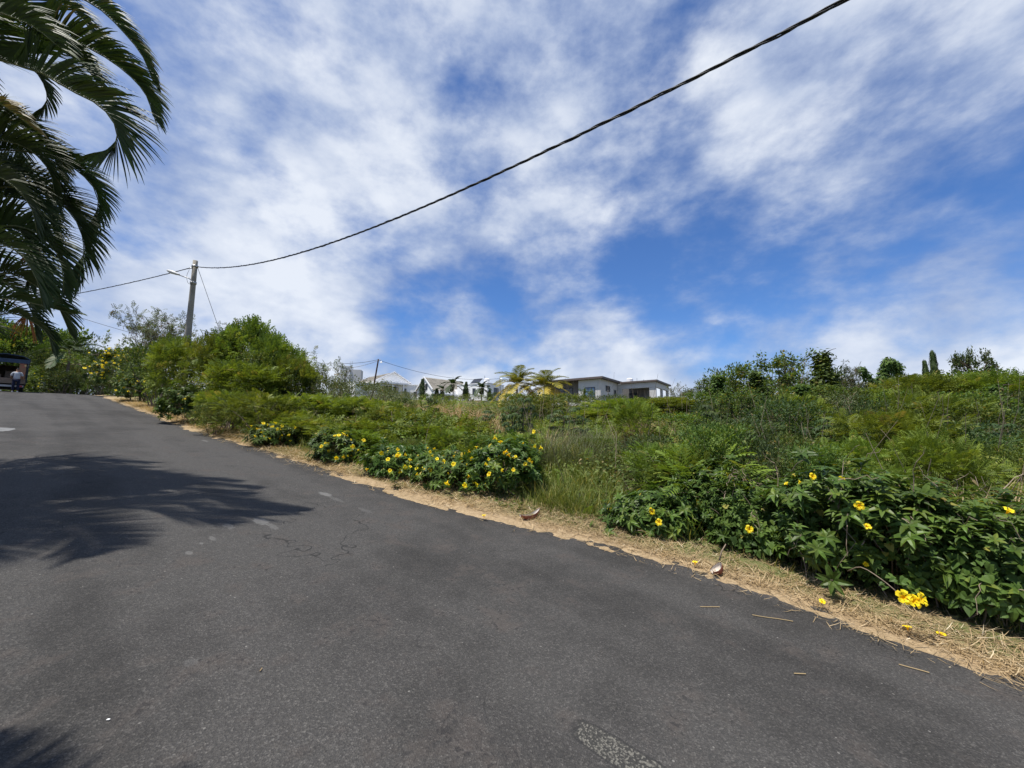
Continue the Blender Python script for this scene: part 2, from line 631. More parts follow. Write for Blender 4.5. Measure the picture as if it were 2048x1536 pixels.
# tar-sealed strip of coarse pale aggregate
for (s_, c_, a_, b_) in PATCHES:
    base = g.mix(spot(s_, c_, a_ * 1.06, b_ * 1.18, .6, 1.0, .7, .35, True), base, (.022, .022, .022))
    chip = g.mix(g.smooth(sx.outputs[1], .45, .85), (.045, .044, .040), (.20, .19, .16))
    base = g.mix(spot(s_, c_, a_, b_, .7, 1.0, .6, .5, True), base, chip)
hgt = g.math('ADD', g.math('MULTIPLY', vo.outputs['Distance'], .9), g.math('MULTIPLY', vf.outputs[0], .7))
hgt = g.math('SUBTRACT', hgt, g.math('MULTIPLY', pm, .5))
bb = bsdf(g, base, .88, .18, bump=hgt, bstr=.55, bdist=.012)
g.link(bb.outputs[0], out.inputs[0])
M['asphalt'] = m

M['paint_worn'] = plain('worn_road_paint', (.17, .17, .165), .8, .3, wear=.5, scale=30, bump=.2)
M['patch'] = plain('patched_aggregate', (.13, .13, .11), .85, .3, wear=.75, scale=60, bump=.6)
M['seal'] = plain('tar_seal', (.022, .022, .023), .7, .3, wear=.3, scale=20)
M['white'] = plain('white_wall_paint', (.86, .86, .85), .7, .3, wear=.10, scale=1.2, bump=.03)
M['white_trim'] = plain('white_trim_paint', (.82, .82, .82), .6, .3, wear=.06, scale=3, bump=.02)
M['render'] = plain('pale_grey_render', (.55, .54, .525), .8, .2, wear=.12, scale=1.5, bump=.05)
M['dark_wall'] = plain('dark_grey_render', (.16, .155, .15), .8, .2, wear=.15, scale=2)
M['fascia'] = plain('brown_fascia', (.12, .095, .085), .6, .3, wear=.2, scale=3)
M['glass'] = plain('window_glass', (.035, .045, .055), .08, .6, wear=.3, scale=1.5, bump=0)
M['blue_glass'] = plain('blue_window_glass', (.10, .18, .30), .08, .6, wear=.3, scale=1.5, bump=0)
M['dark_frame'] = plain('dark_window_frame', (.035, .035, .038), .5, .4, wear=.2, scale=5)
M['roof_tile'] = plain('weathered_roof_shingle', (.30, .275, .23), .9, .2, wear=.55, scale=5, bump=.6)
M['conc'] = plain('pole_concrete', (.30, .275, .23), .85, .2, wear=.35, scale=9, bump=.35)
M['wood_pole'] = plain('creosote_wood', (.085, .055, .045), .8, .2, wear=.4, scale=9, bump=.4)
M['galv'] = plain('galvanised_steel', (.38, .38, .38), .45, .5, .7, wear=.25, scale=12)
M['lamp_housing'] = plain('lamp_housing', (.62, .61, .58), .5, .4, wear=.2, scale=12)
M['cable'] = plain('cable_rubber', (.016, .016, .018), .5, .4, wear=.2, scale=30)
M['navy'] = plain('navy_tarpaulin', (.022, .045, .085), .5, .4, wear=.35, scale=4, bump=.2)
M['truck_dark'] = plain('dark_truck_paint', (.03, .033, .045), .45, .4, wear=.3, scale=5)
M['rubber'] = plain('tyre_rubber', (.02, .02, .02), .85, .2, wear=.3, scale=20)
M['plank'] = plain('truck_bed_board', (.22, .17, .13), .8, .2, wear=.35, scale=6)
M['skin'] = plain('skin', (.30, .17, .11), .55, .4, wear=.1, scale=20, bump=0)
M['shirt'] = plain('grey_shirt', (.42, .44, .47), .9, .1, wear=.18, scale=14)
M['trousers'] = plain('navy_trousers', (.018, .022, .045), .9, .1, wear=.2, scale=14)
M['shoe'] = plain('white_shoe', (.72, .72, .70), .7, .2, wear=.15, scale=20)
M['hair'] = plain('black_hair', (.012, .011, .010), .6, .3, wear=.2, scale=40)
M['red'] = plain('red_plastic', (.45, .03, .045), .45, .4, wear=.2, scale=8)
M['husk_out'] = plain('palm_sheath_outside', (.23, .075, .045), .6, .3, wear=.35, scale=14, bump=.2)
M['husk_in'] = plain('palm_sheath_inside', (.66, .60, .53), .6, .3, wear=.2, scale=14, bump=.1)
M['black_plastic'] = plain('solar_panel_black', (.02, .022, .03), .25, .5, wear=.2, scale=4, bump=0)
m, g, out = new_mat('patterned_curtain')
tcn = g.n('ShaderNodeTexCoord').outputs['Object']
vo = g.n('ShaderNodeTexVoronoi')
g.link(tcn, vo.inputs['Vector'])
vo.inputs['Scale'].default_value = 4.0
col = g.ramp(vo.outputs['Distance'], [(.18, (.62, .50, .22)), (.3, (.36, .13, .09)), (.6, (.25, .15, .09))])
g.link(bsdf(g, col, .9, .1).outputs[0], out.inputs[0])
M['curtain'] = m

# ------------------------------------------------------------------ terrain
def axis(vals):
    out = []
    for a, b, st in vals:
        out += list(np.arange(a, b - 1e-6, st))
    out.append(vals[-1][1])
    return np.array(out)


sa = axis([(-700, -100, 40), (-100, -20, 6), (-20, -5, 1.5), (-5, 30, .6), (30, 80, 1.5), (80, 160, 8), (160, 800, 40)])
ca = axis([(-700, -80, 40), (-80, -10, 5), (-10, 3, 1.0), (3, 12, .3), (12, 40, 1.0), (40, 120, 4), (120, 800, 40)])
SG, CG = np.meshgrid(sa, ca, indexing='ij')
XG, YG = x_y(SG, CG)
ZG = ground_z(XG, YG)
inr = (CG < edge(SG) + .25) & (CG > left_edge(SG) - .05) & (SG < 66)
cross = (SG > 52) & (SG < 61) & (CG < 45) & (CG > -60)
ZG = ZG - np.where(inr | cross, .12, .0)
ns, nc = SG.shape
idx = np.arange(ns * nc).reshape(ns, nc)
Q = np.stack([idx[:-1, :-1], idx[1:, :-1], idx[1:, 1:], idx[:-1, 1:]], -1).reshape(-1, 4)[:, ::-1]
me = mesh_data('ground', np.stack([XG, YG, ZG], -1).reshape(-1, 3), Q, M['soil'], smooth=True)
tag(mesh_obj('ground', me), 'dry soil slope rising from the road to the houses', kind='structure')


def strip(name, sv, c0f, c1f, nc, zoff, mat, varf=None):
    cs = np.linspace(0, 1, nc)
    S, U = np.meshgrid(sv, cs, indexing='ij')
    C = c0f(S) * (1 - U) + c1f(S) * U
    X, Y = x_y(S, C)
    Z = zoff(S, C, U)
    idx = np.arange(S.size).reshape(S.shape)
    Q = np.stack([idx[:-1, :-1], idx[1:, :-1], idx[1:, 1:], idx[:-1, 1:]], -1).reshape(-1, 4)[:, ::-1]
    me = mesh_data(name, np.stack([X, Y, Z], -1).reshape(-1, 3), Q, mat, varf(S, C, U).ravel() if varf is not None else None, smooth=True)
    return mesh_obj(name, me)


rd = strip('road', axis([(-25, -5, 1), (-5, 40, .5), (40, 62, .5)]), left_edge, lambda s: edge(s) + .45, 14,
           lambda S, C, U: road_surf(S, C), M['asphalt'])
tag(rd, 'dark grey asphalt road climbing to the left', kind='structure')
rc = strip('side_road', axis([(53, 60, .5)]), lambda s: s * 0 - 60, lambda s: s * 0 + 40, 60,
           lambda S, C, U: np.maximum(road_z(S) + .018, ground_z(*x_y(S, C)) * 0 + road_z(S) + .018), M['asphalt'])
tag(rc, 'asphalt side road crossing at the top of the rise', kind='structure')

vs_ = axis([(-4, 12, .05), (12, 26, .12), (26, 51, .3)])
vg = strip('verge', vs_, lambda s: edge(s) - .26 - .010 * np.clip(s, 0, 30), lambda s: edge(s) + 1.5 + .012 * np.clip(s, 0, 60), 34,
           lambda S, C, U: road_z(S) + .012 + np.minimum(.05, (C - edge(S)) * .10)
           + .020 * vnoise(S * 3.1, C * 3.7, 21) + .014 * vnoise(S * 11, C * 13, 22) + .010 * vnoise(S * 27, C * 29, 23)
           + .22 * sstep(.9, 2.6, C - edge(S)),
           M['verge'], lambda S, C, U: sstep(.18, .36, U) * (1 - .7 * sstep(14, 30, S)))
tag(vg, 'strip of cut dry grass along the road edge', kind='structure')


# painted marks and patches lying on the asphalt
def road_mark(name, px, py, wid, hei, mat, seed, label, rough=.3, zoff=.006, kind='structure'):
    d = pdir(px, py)
    s, c = s_c(d[0], d[1])
    t = 3.0
    for _ in range(30):
        p = np.array([0, 0, CAMZ]) + d * t
        ss, _c = s_c(p[0], p[1])
        t += (p[2] - float(road_z(ss))) / max(.05, -(d[2] - .095 * s)) * .9
    p = np.array([0, 0, CAMZ]) + d * t
    s0, c0 = s_c(p[0], p[1])
    rr = np.random.RandomState(seed)
    k = 26
    th = np.linspace(0, 2 * math.pi, k, endpoint=False)
    rad = 1 + rough * (rr.rand(k) - .5) + rough * np.sin(th * 3 + rr.rand() * 6) * .5
    S = s0 + np.sin(th) * rad * hei / 2
    C = c0 + np.cos(th) * rad * wid / 2
    X, Y = x_y(S, C)
    Z = road_surf(S, C) + zoff
    V = np.concatenate([np.stack([X, Y, Z], -1), [[*x_y(s0, c0), float(road_surf(s0, c0)) + zoff]]])
    T = np.array([(i, k, (i + 1) % k) for i in range(k)])[:, ::-1]
    o = mesh_obj(name, mesh_data(name, V, T, mat))
    return tag(o, label, kind=kind)


road_mark('paint_stain', 10, 859, .30, 1.0, M['paint_worn'], 6, 'pale mark on the road at the left edge', .3)
road_mark('stop_line', 176, 785, .5, 3.2, M['white_trim'], 7, 'short white painted line at the corner of the side road', .15, .012)

def on_road(px, py, off=0.0):
    d = pdir(px, py)
    s, c = s_c(d[0], d[1])
    t = CAMZ / (.095 * s - d[2])
    x, y, z = np.array([0, 0, CAMZ]) + d * t
    ss, c2 = s_c(x, y)
    return np.array([x, y, float(road_surf(ss, c2)) + off])



# ------------------------------------------------------------------ leaves
def tmpl_leaf(w=.36, fold=.10, droop=.18, peak=.42):
    """one leaf of unit length along +y, folded on its midrib, 6 triangles"""
    V = np.array([(0, 0, 0), (-w / 2, peak, fold), (0, peak, 0), (w / 2, peak, fold), (-w * .30, .76, fold * .6 - droop * .45), (0, .76, -droop * .45), (w * .30, .76, fold * .6 - droop * .45), (0, 1, -droop)], float)
    T = np.array([(0, 2, 1), (0, 3, 2), (1, 2, 5), (1, 5, 4), (2, 3, 6), (2, 6, 5), (4, 5, 7), (5, 6, 7)])
    return V, T


def tmpl_leaf_lo(w=.36, droop=.15):
    V = np.array([(0, 0, 0), (-w / 2, .45, .05), (w / 2, .45, .05), (0, 1, -droop)], float)
    T = np.array([(0, 2, 1), (1, 2, 3)])
    return V, T


def tmpl_heart():
    V = np.array([(0, 0, 0), (-.30, -.10, .03), (-.46, .18, .06), (-.30, .58, .0), (0, 1, -.18), (.30, .58, .0), (.46, .18, .06), (.30, -.10, .03)], float)
    T = np.array([(0, 2, 1), (0, 3, 2), (0, 4, 3), (0, 5, 4), (0, 6, 5), (0, 7, 6)])
    return V, T


def tmpl_bipinnate(pairs=6, droop=.35, lw=.055):
    """feathery compound leaf, unit length along +y"""
    V, T = [], []
    n = 0
    for i in range(pairs):
        y = .18 + .82 * i / (pairs - 1)
        z = -droop * y * y
        L = .52 * math.sin(math.pi * (.28 + .6 * i / (pairs - 1)))
        for sg in (-1, 1):
            a = np.array([0, y, z])
            d = np.array([sg * .80, .55, -.18])
            d = d / np.linalg.norm(d)
            p = np.array([-sg * .55, .80, 0])
            V += [a, a + d * L * .5 + p * lw, a + d * L * .5 - p * lw, a + d * L + np.array([0, 0, -.06])]
            T += [(n, n + 1, n + 2), (n + 1, n + 3, n + 2)]
            n += 4
    # midrib
    V += [np.array([-.008, 0, 0]), np.array([.008, 0, 0]), np.array([0, 1, -droop])]
    T += [(n, n + 1, n + 2)]
    return np.array(V), np.array(T)


def tmpl_blade(w=.02, bend=.3):
    V = np.array([(-w / 2, 0, 0), (w / 2, 0, 0), (-w * .4, .5, bend * .2), (w * .4, .5, bend * .2), (0, 1, bend)], float)
    T = np.array([(0, 1, 3), (0, 3, 2), (2, 3, 4)])
    return V, T


TL = {'leaf': tmpl_leaf(), 'leaf_lo': tmpl_leaf_lo(), 'ovate': tmpl_leaf_lo(.55, .12), 'heart': tmpl_heart(), 'bip': tmpl_bipinnate(), 'bip_lo': tmpl_bipinnate(4, .3, .085),
      'narrow': tmpl_leaf_lo(.20, .3), 'blade': tmpl_blade(), 'lance': tmpl_leaf(.27, .06, .30, .45)}


def scatter(t, pos, d, up, size, var):
    """place template t at pos with y along d, z near up; returns V,T,var"""
    tv, tt = TL[t]
    n, k = len(pos), len(tv)
    d = nrm(d)
    x = nrm(np.cross(d, up))
    z = np.cross(x, d)
    size = np.broadcast_to(np.asarray(size, float), (n,))
    V = (tv[None, :, 0, None] * x[:, None, :] + tv[None, :, 1, None] * d[:, None, :] + tv[None, :, 2, None] * z[:, None, :]) * size[:, None, None] + pos[:, None, :]
    T = tt[None] + (np.arange(n) * k)[:, None, None]
    return V.reshape(-1, 3), T.reshape(-1, 3), np.repeat(var, k)


class Leaves:
    def __init__(self):
        self.V, self.T, self.v, self.n = [], [], [], 0

    def add(self, t, pos, d, up, size, var):
        if len(pos) == 0:
            return
        V, T, v = scatter(t, pos, d, up, size, var)
        self.V.append(V)
        self.T.append(T + self.n)
        self.v.append(v)
        self.n += len(V)

    def data(self, name, mat):
        return mesh_data(name, np.concatenate(self.V), np.concatenate(self.T), mat, np.concatenate(self.v))


def rvec(rng, n):
    return nrm(rng.normal(size=(n, 3)))


def lumpy(rng, n, k=9, amp=1.0):
    """random radius factor as a function of direction: lobes and hollows"""
    ax = rvec(rng, k)
    am = rng.uniform(-.22, .34, k) * amp
    sh = rng.uniform(2, 6, k)

    def f(d):
        dd = d @ ax.T
        return 1 + (am * np.exp(sh * (dd - 1))).sum(-1)
    return f


def clump_centres(rng, n, Rr, H, z0, fill=.45, top=1.0, lump=1.0):
    """points spread through a lumpy crown between z0 and H"""
    f = lumpy(rng, n, amp=lump)
    d = rvec(rng, n)
    d[:, 2] = np.where(d[:, 2] < -.35, -d[:, 2], d[:, 2])
    rad = rng.uniform(fill, 1, n) ** .6 * f(d)
    zc = z0 + (H - z0) * .42
    c = d * rad[:, None] * np.array([Rr, Rr, (H - z0) * .58 * top]) + np.array([0, 0, zc])
    c[:, 2] = np.maximum(c[:, 2], .06 * H)
    return c


def branch_to(mb, rng, base, tip, r0, r1, wob=.12, n=5, sides=5, up=.35):
    base = np.asarray(base, float)
    tip = np.asarray(tip, float)
    t = np.linspace(0, 1, n)[:, None]
    L = np.linalg.norm(tip - base)
    p = base * (1 - t) + tip * t
    p = p + np.sin(t * math.pi) * np.array([0, 0, up * L * .4]) + rng.normal(size=(n, 3)) * wob * L * .12 * np.sin(t * math.pi)
    mb.tube(p, np.linspace(r0, r1, n), sides, cap=False)
    return p


def proto_bush(seed, H, Rr, n_cl, per, tmpl, size, mat, z0=.15, rc=.26, updir=.5, fill=.45, stems=14, bark='bark', vrange=(.0, 1.0), old=.03, hang=0.0, extra=None):
    """a shrub as (branches mesh, foliage mesh): leaf clumps on stems through a lumpy crown"""
    rng = np.random.RandomState(seed)
    cen = clump_centres(rng, n_cl, Rr, H, z0 * H, fill, lump=1.7)
    k0 = np.array([0, 0, H * .4])
    st_ = rng.rand(n_cl) < .14
    cen = np.where(st_[:, None], k0 + (cen - k0) * rng.uniform(1.1, 1.42, (n_cl, 1)), cen)
    cen[:, 2] = np.clip(cen[:, 2], .05, H * .96)
    mb = MB()
    for i in rng.choice(n_cl, min(stems, n_cl), replace=False):
        b = np.array([rng.normal() * .10 * Rr, rng.normal() * .10 * Rr, -.15])
        branch_to(mb, rng, b, cen[i], .018 * H ** .5 + .006, .004, n=5, sides=4)
    br = mb.data('branches', M[bark], smooth=True)
    L = Leaves()
    centre = np.array([0, 0, H * .35])
    tl = tmpl if isinstance(tmpl, (list, tuple)) else [tmpl]
    for ti, tn in enumerate(tl):
        m = per // len(tl)
        cc = np.repeat(cen, m, 0)
        cv = np.repeat(rng.normal(0, .17, n_cl), m)
        off = rvec(rng, len(cc)) * (rng.rand(len(cc)) ** .45)[:, None] * rc * Rr * np.repeat(rng.uniform(.6, 1.3, n_cl), m)[:, None]
        off[:, 2] *= .75
        pos = cc + off
        d = nrm(pos - centre) * .55 + nrm(off) * .6 + rvec(rng, len(cc)) * .55 + np.array([0, 0, updir - hang])
        up = np.array([0, 0, 1.]) + rvec(rng, len(cc)) * .5 + nrm(off) * .35
        sz = size * rng.uniform(.65, 1.25, len(cc))
        var = np.clip(.45 + cv * 1.25 + rng.normal(0, .17, len(cc)), vrange[0], min(.93, vrange[1]))
        var = np.where(rng.rand(len(cc)) < old, 1.0, var)
        keep = pos[:, 2] > .02
        L.add(tn, pos[keep], d[keep], up[keep], sz[keep], var[keep])
    if extra:
        extra(L, rng, cen)
    fo = L.data('foliage', M[mat])
    return dict(br=br, fo=fo, H=H, R=Rr, cen=cen, rng=rng)


def base_at(px, d):
    """ground point seen in the direction of photo column px at depth d"""
    x = (px - 1024) / FPX * d
    z = 1.6
    for _ in range(8):
        y = (d - (z - CAMZ) * SP) / CP
        z = float(ground_z(x, y))
    return np.array([x, y, z])


def top_z(py, y):
    v = (768 - py) / FPX
    return CAMZ + y * (v * CP + SP) / (CP - v * SP)


PLANT_N = [0]


def put_plant(proto, name, label, cat, px, d, py_top, hw, group=None, rz=None, squash=1.0):
    """a plant of its own: root with its branches and foliage parts"""
    b = base_at(px, d)
    H = max(.25, top_z(py_top, b[1]) - b[2])
    sr = hw / FPX * d / proto['R']
    PLANT_N[0] += 1
    r = random.Random(PLANT_N[0] * 7 + 1)
    o = empty(name, b - np.array([0, 0, .03]), label, cat, group, rz if rz is not None else r.uniform(0, 6.28))
    o.scale = (sr, sr * squash, H / proto['H'])
    for key, nm in proto.get('parts', (('br', 'branches'), ('fo', 'foliage'))):
        mesh_obj(nm, proto[key], o)
    return o


# ------------------------------------------------------------------ prototypes
PR = {}
for i in range(3):
    PR['leu%d' % i] = proto_bush(100 + i, 2.0, 1.3, 70, 12, 'bip', .34, 'leucaena', rc=.24, updir=.35, fill=.5)
    PR['leub%d' % i] = proto_bush(120 + i, 4.2, 2.4, 150, 14, 'bip_lo', .50, 'leucaena', rc=.20, updir=.3, fill=.55, stems=22)
    PR['broad%d' % i] = proto_bush(140 + i, 2.6, 1.5, 100, 34, ['ovate', 'leaf_lo'], .15, 'broad', rc=.24, updir=.25)
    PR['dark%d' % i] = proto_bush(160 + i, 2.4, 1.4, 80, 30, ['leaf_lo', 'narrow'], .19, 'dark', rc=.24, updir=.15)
    PR['grey%d' % i] = proto_bush(180 + i, 2.2, 1.8, 120, 34, ['leaf_lo', 'ovate'], .11, 'grey', rc=.20, updir=.5, fill=.55)
    PR['olive%d' % i] = proto_bush(200 + i, 1.3, 1.4, 90, 34, ['narrow', 'ovate', 'bip_lo'], .14, 'olive', rc=.22, updir=.5, fill=.5)
for i in range(2):
    PR['leuf%d' % i] = proto_bush(260 + i, 1.6, 1.3, 60, 16, 'bip', .30, 'leucaena', rc=.26, updir=.25, fill=.5)
    PR['mid%d' % i] = proto_bush(220 + i, 7.0, 4.2, 190, 40, ['ovate', 'leaf_lo'], .42, 'broad', rc=.17, updir=.2, fill=.6, stems=20)
    PR['middark%d' % i] = proto_bush(240 + i, 7.0, 4.2, 190, 40, ['ovate', 'narrow'], .40, 'dark', rc=.17, updir=.1, fill=.6, stems=20)


def proto_tower(seed, H, Rr, mat='broad'):
    """dead trunk smothered by creepers: narrow ragged column of hanging leaves"""
    rng = np.random.RandomState(seed)
    mb = MB()
    n = 9
    z = np.linspace(-.1, H * .96, n)
    path = np.stack([np.cumsum(rng.normal(0, .05 * Rr, n)), np.cumsum(rng.normal(0, .05 * Rr, n)), z], -1)
    mb.tube(path, np.linspace(.12, .03, n), 6)
    for k in range(5):
        j = rng.randint(4, n)
        a = rng.rand() * 6.28
        e = path[j] + np.array([math.cos(a), math.sin(a), .35]) * Rr * rng.uniform(.7, 1.1)
        branch_to(mb, rng, path[j], e, .03, .008, sides=4)
    br = mb.data('trunk', M['bark_dark'], smooth=True)
    L = Leaves()
    for (ox, oy, hf, rf, N) in ((0, 0, 1.0, .62, 2000), (.55, .2, .74, .6, 1300), (-.6, -.1, .58, .65, 1200), (.1, .5, .45, .9, 1200)):
        t = rng.rand(N) ** .8
        th = rng.rand(N) * 6.28
        lob = 1 + .45 * np.sin(th * 2 + t * 9 + seed + ox) + .35 * np.sin(th * 3 - t * 17 + oy)
        prof = (1.15 - 1.08 * t ** .9) * (1 + .35 * np.sin(t * 15 + seed + ox * 9))
        rr = Rr * rf * prof * lob * (rng.rand(N) ** .4)
        cx = np.interp(t * H, z, path[:, 0]) + ox * Rr * (1 - .4 * t)
        cyy = np.interp(t * H, z, path[:, 1]) + oy * Rr
        pos = np.stack([cx + rr * np.cos(th), cyy + rr * np.sin(th), t * H * hf], -1) + rng.normal(0, .09, (N, 3))
        o = np.stack([np.cos(th), np.sin(th), 0 * th], -1)
        d = o * .5 + np.array([0, 0, -.6]) + rvec(rng, N) * .7
        up = o + np.array([0, 0, .6]) + rvec(rng, N) * .5
        L.add('ovate', pos, d, up, .15 * rng.uniform(.5, 1.4, N), np.clip(.45 + .25 * np.sin(t * 20 + th * 2) + rng.normal(0, .2, N), 0, .97))
    return dict(br=br, fo=L.data('crown', M[mat]), H=H, R=Rr, parts=(('br', 'trunk'), ('fo', 'crown')))


for i in range(2):
    PR['tower%d' % i] = proto_tower(300 + i, 4.2, .75)


def grow(rng, mb, p, d, L, r, level, tips, spread=.6, kids=3, curve=.15, sides=5, up=.15):
    """recursive branching; collects twig ends"""
    n = 5
    pts = [p]
    dd = d.copy()
    for i in range(n - 1):
        dd = dd + rng.normal(0, curve, 3) + np.array([0, 0, up * .2])
        dd = dd / np.linalg.norm(dd)
        pts.append(pts[-1] + dd * L / (n - 1))
    pts = np.array(pts)
    mb.tube(pts, np.linspace(r, r * .55, n), sides if level > 1 else 4, cap=False)
    if level == 0:
        tips.append((pts[-1], dd))
        tips.append((pts[2], dd))
        return
    for k in range(kids):
        j = n - 1 if k == 0 else rng.randint(2, n)
        nd = dd + rng.normal(0, spread, 3)
        nd[2] += up
        nd = nd / np.linalg.norm(nd)
        grow(rng, mb, pts[j], nd, L * rng.uniform(.55, .8), r * .55, level - 1, tips, spread, kids, curve, sides, up)


def proto_branchy(seed, H, Rr, levels, kids, tmpl, size, per, mat, bark='bark', trunk_r=.06, stems=1, spread=.6, up=.15, L0=.42, rc=.18, hang=0.0, pods=0, old=.05, droop=0.0):
    """open tree: branching limbs with leaf tufts at the twig ends"""
    rng = np.random.RandomState(seed)
    mb = MB()
    tips = []
    for k in range(stems):
        a = rng.rand() * 6.28
        lean = 0 if stems == 1 else rng.uniform(.15, .5)
        d = np.array([math.cos(a) * lean, math.sin(a) * lean, 1.])
        grow(rng, mb, np.array([math.cos(a), math.sin(a), 0]) * .05 * Rr * (stems > 1) + np.array([0, 0, -.1]), d / np.linalg.norm(d), H * L0, trunk_r, levels, tips, spread, kids, .10, 6, up)
    tp = np.array([t[0] for t in tips])
    td = np.array([t[1] for t in tips])
    # fit to the wished size
    sx = Rr / max(np.percentile(np.abs(tp[:, :2]), 96), 1e-3)
    sz = H / max(tp[:, 2].max(), 1e-3)
    sc = np.array([sx, sx, sz])
    br = mb.data('trunk', M[bark], smooth=True, xf=lambda V: V * sc)
    tp = tp * sc
    L = Leaves()
    n = len(tp)
    pos = np.repeat(tp, per, 0) + rvec(rng, n * per) * rc * Rr * rng.rand(n * per, 1)
    d = np.repeat(td, per, 0) * .5 + rvec(rng, n * per) + np.array([0, 0, .2 - hang])
    up_ = np.array([0, 0, 1.]) + rvec(rng, n * per) * .5
    cv = np.repeat(rng.normal(0, .15, n), per)
    var = np.clip(.45 + cv + rng.normal(0, .16, n * per), 0, .94)
    var = np.where(rng.rand(n * per) < old, 1.0, var)
    L.add(tmpl, pos, d, up_, size * rng.uniform(.6, 1.2, n * per), var)
    pr = dict(br=br, fo=L.data('crown', M[mat]), H=H, R=Rr, parts=[('br', 'trunk'), ('fo', 'crown')])
    if pods:
        L2 = Leaves()
        q = np.repeat(tp, pods, 0) + rvec(rng, n * pods) * rc * .6 * Rr
        L2.add('narrow', q, np.array([0, 0, -1.]) + rvec(rng, len(q)) * .5, rvec(rng, len(q)), .17, rng.rand(len(q)))
        pr['pd'] = L2.data('seed_pods', M['pod'])
        pr['parts'].append(('pd', 'seed_pods'))
    return pr


PR['drytree0'] = proto_branchy(401, 5.0, 2.2, 3, 3, 'bip_lo', .30, 5, 'grey', 'twig', .045, 5, .55, .2, pods=5, rc=.14)
PR['drytree1'] = proto_branchy(402, 5.0, 2.0, 3, 3, 'bip_lo', .30, 4, 'grey', 'twig', .045, 5, .6, .2, pods=2, rc=.14)
PR['leggy0'] = proto_branchy(403, 4.6, 1.9, 3, 3, 'ovate', .17, 20, 'broad', 'bark', .06, 3, .6, .2, rc=.16, old=.08)
PR['leggy1'] = proto_branchy(404, 4.0, 1.3, 3, 3, 'leaf_lo', .15, 8, 'grey', 'twig', .05, 3, .5, .25, rc=.16)
PR['sparse'] = proto_branchy(405, 3.6, 1.6, 3, 2, 'bip_lo', .30, 4, 'olive', 'twig', .04, 4, .55, .25, rc=.12, pods=1)
PR['umbrella'] = proto_branchy(406, 7.5, 5.2, 4, 3, 'ovate', .36, 22, 'dark', 'bark_dark', .22, 1, .75, .05, L0=.36, rc=.12)
PR['leantree'] = proto_branchy(407, 7.0, 2.6, 3, 3, 'ovate', .34, 12, 'olive', 'bark', .14, 1, .8, .1, L0=.55, rc=.18)


def proto_sapling(seed, H, Rr):
    """upright sapling with tiers of dark drooping finger leaves"""
    rng = np.random.RandomState(seed)
    mb = MB()
    L = Leaves()
    stems = 3
    for k in range(stems):
        a = k * 2.1 + rng.rand()
        b = np.array([math.cos(a), math.sin(a), 0]) * Rr * .18
        top = b * rng.uniform(1.2, 2.6) + np.array([0, 0, H * rng.uniform(.72, 1.0)])
        p = branch_to(mb, rng, b + np.array([0, 0, -.1]), top, .028, .008, wob=.2, n=8, up=.02)
        for j in range(2, 8):
            for q in range(5):
                a2 = rng.rand() * 6.28
                el = rng.uniform(.0, .45)
                arm = np.array([math.cos(a2), math.sin(a2), el]) * Rr * rng.uniform(.30, .62)
                tip = p[j] + arm
                branch_to(mb, rng, p[j], tip, .007, .003, n=3, sides=3)
                m = 9
                ang = np.linspace(-1.9, 1.9, m)
                h = np.array([math.cos(a2), math.sin(a2), 0])
                sd = np.array([-h[1], h[0], 0])
                d = np.cos(ang)[:, None] * h + np.sin(ang)[:, None] * sd + np.array([0, 0, -.75]) + rng.normal(0, .15, (m, 3))
                L.add('narrow', np.repeat(tip[None], m, 0), d, np.repeat(np.array([[0, 0, 1.]]), m, 0) + h * .4, H * .105 * rng.uniform(.8, 1.3, m), np.clip(.4 + rng.normal(0, .15) + rng.normal(0, .12, m), 0, .93))
    return dict(br=mb.data('stems', M['bark'], True), fo=L.data('foliage', M['dark']), H=H, R=Rr, parts=(('br', 'stems'), ('fo', 'foliage')))


PR['sap0'] = proto_sapling(501, 2.3, .8)
PR['sap1'] = proto_sapling(502, 2.3, .8)


def proto_column(seed, H, Rr):
    """slim mast tree with hanging wavy leaves"""
    rng = np.random.RandomState(seed)
    mb = MB()
    mb.tube([(0, 0, -.1), (0, 0, H * .5), (0, 0, H * .97)], [.09, .05, .015], 5)
    N = 2600
    t = rng.rand(N) ** .8
    th = rng.rand(N) * 6.28
    rr = Rr * (1.05 - t * .98) * (.35 + .85 * rng.rand(N)) * (1 + .4 * np.sin(t * 26 + th * 2))
    pos = np.stack([rr * np.cos(th), rr * np.sin(th), H * (.06 + .94 * t)], -1) + rng.normal(0, .05, (N, 3))
    o = np.stack([np.cos(th), np.sin(th), 0 * th], -1)
    L = Leaves()
    L.add('narrow', pos, o * .45 + np.array([0, 0, -1.]) + rvec(rng, N) * .25, o + np.array([0, 0, .4]), .42 * rng.uniform(.7, 1.2, N), np.clip(.4 + rng.normal(0, .2, N), 0, .95))
    return dict(br=mb.data('trunk', M['bark_dark']), fo=L.data('crown', M['dark']), H=H, R=Rr, parts=(('br', 'trunk'), ('fo', 'crown')))


PR['column0'] = proto_column(511, 5.0, .75)
PR['column1'] = proto_column(512, 5.0, .75)
PR['conifer'] = proto_branchy(513, 7.0, 1.9, 2, 4, 'narrow', .55, 26, 'dark', 'bark_dark', .1, 5, .4, .5, L0=.5, rc=.22)

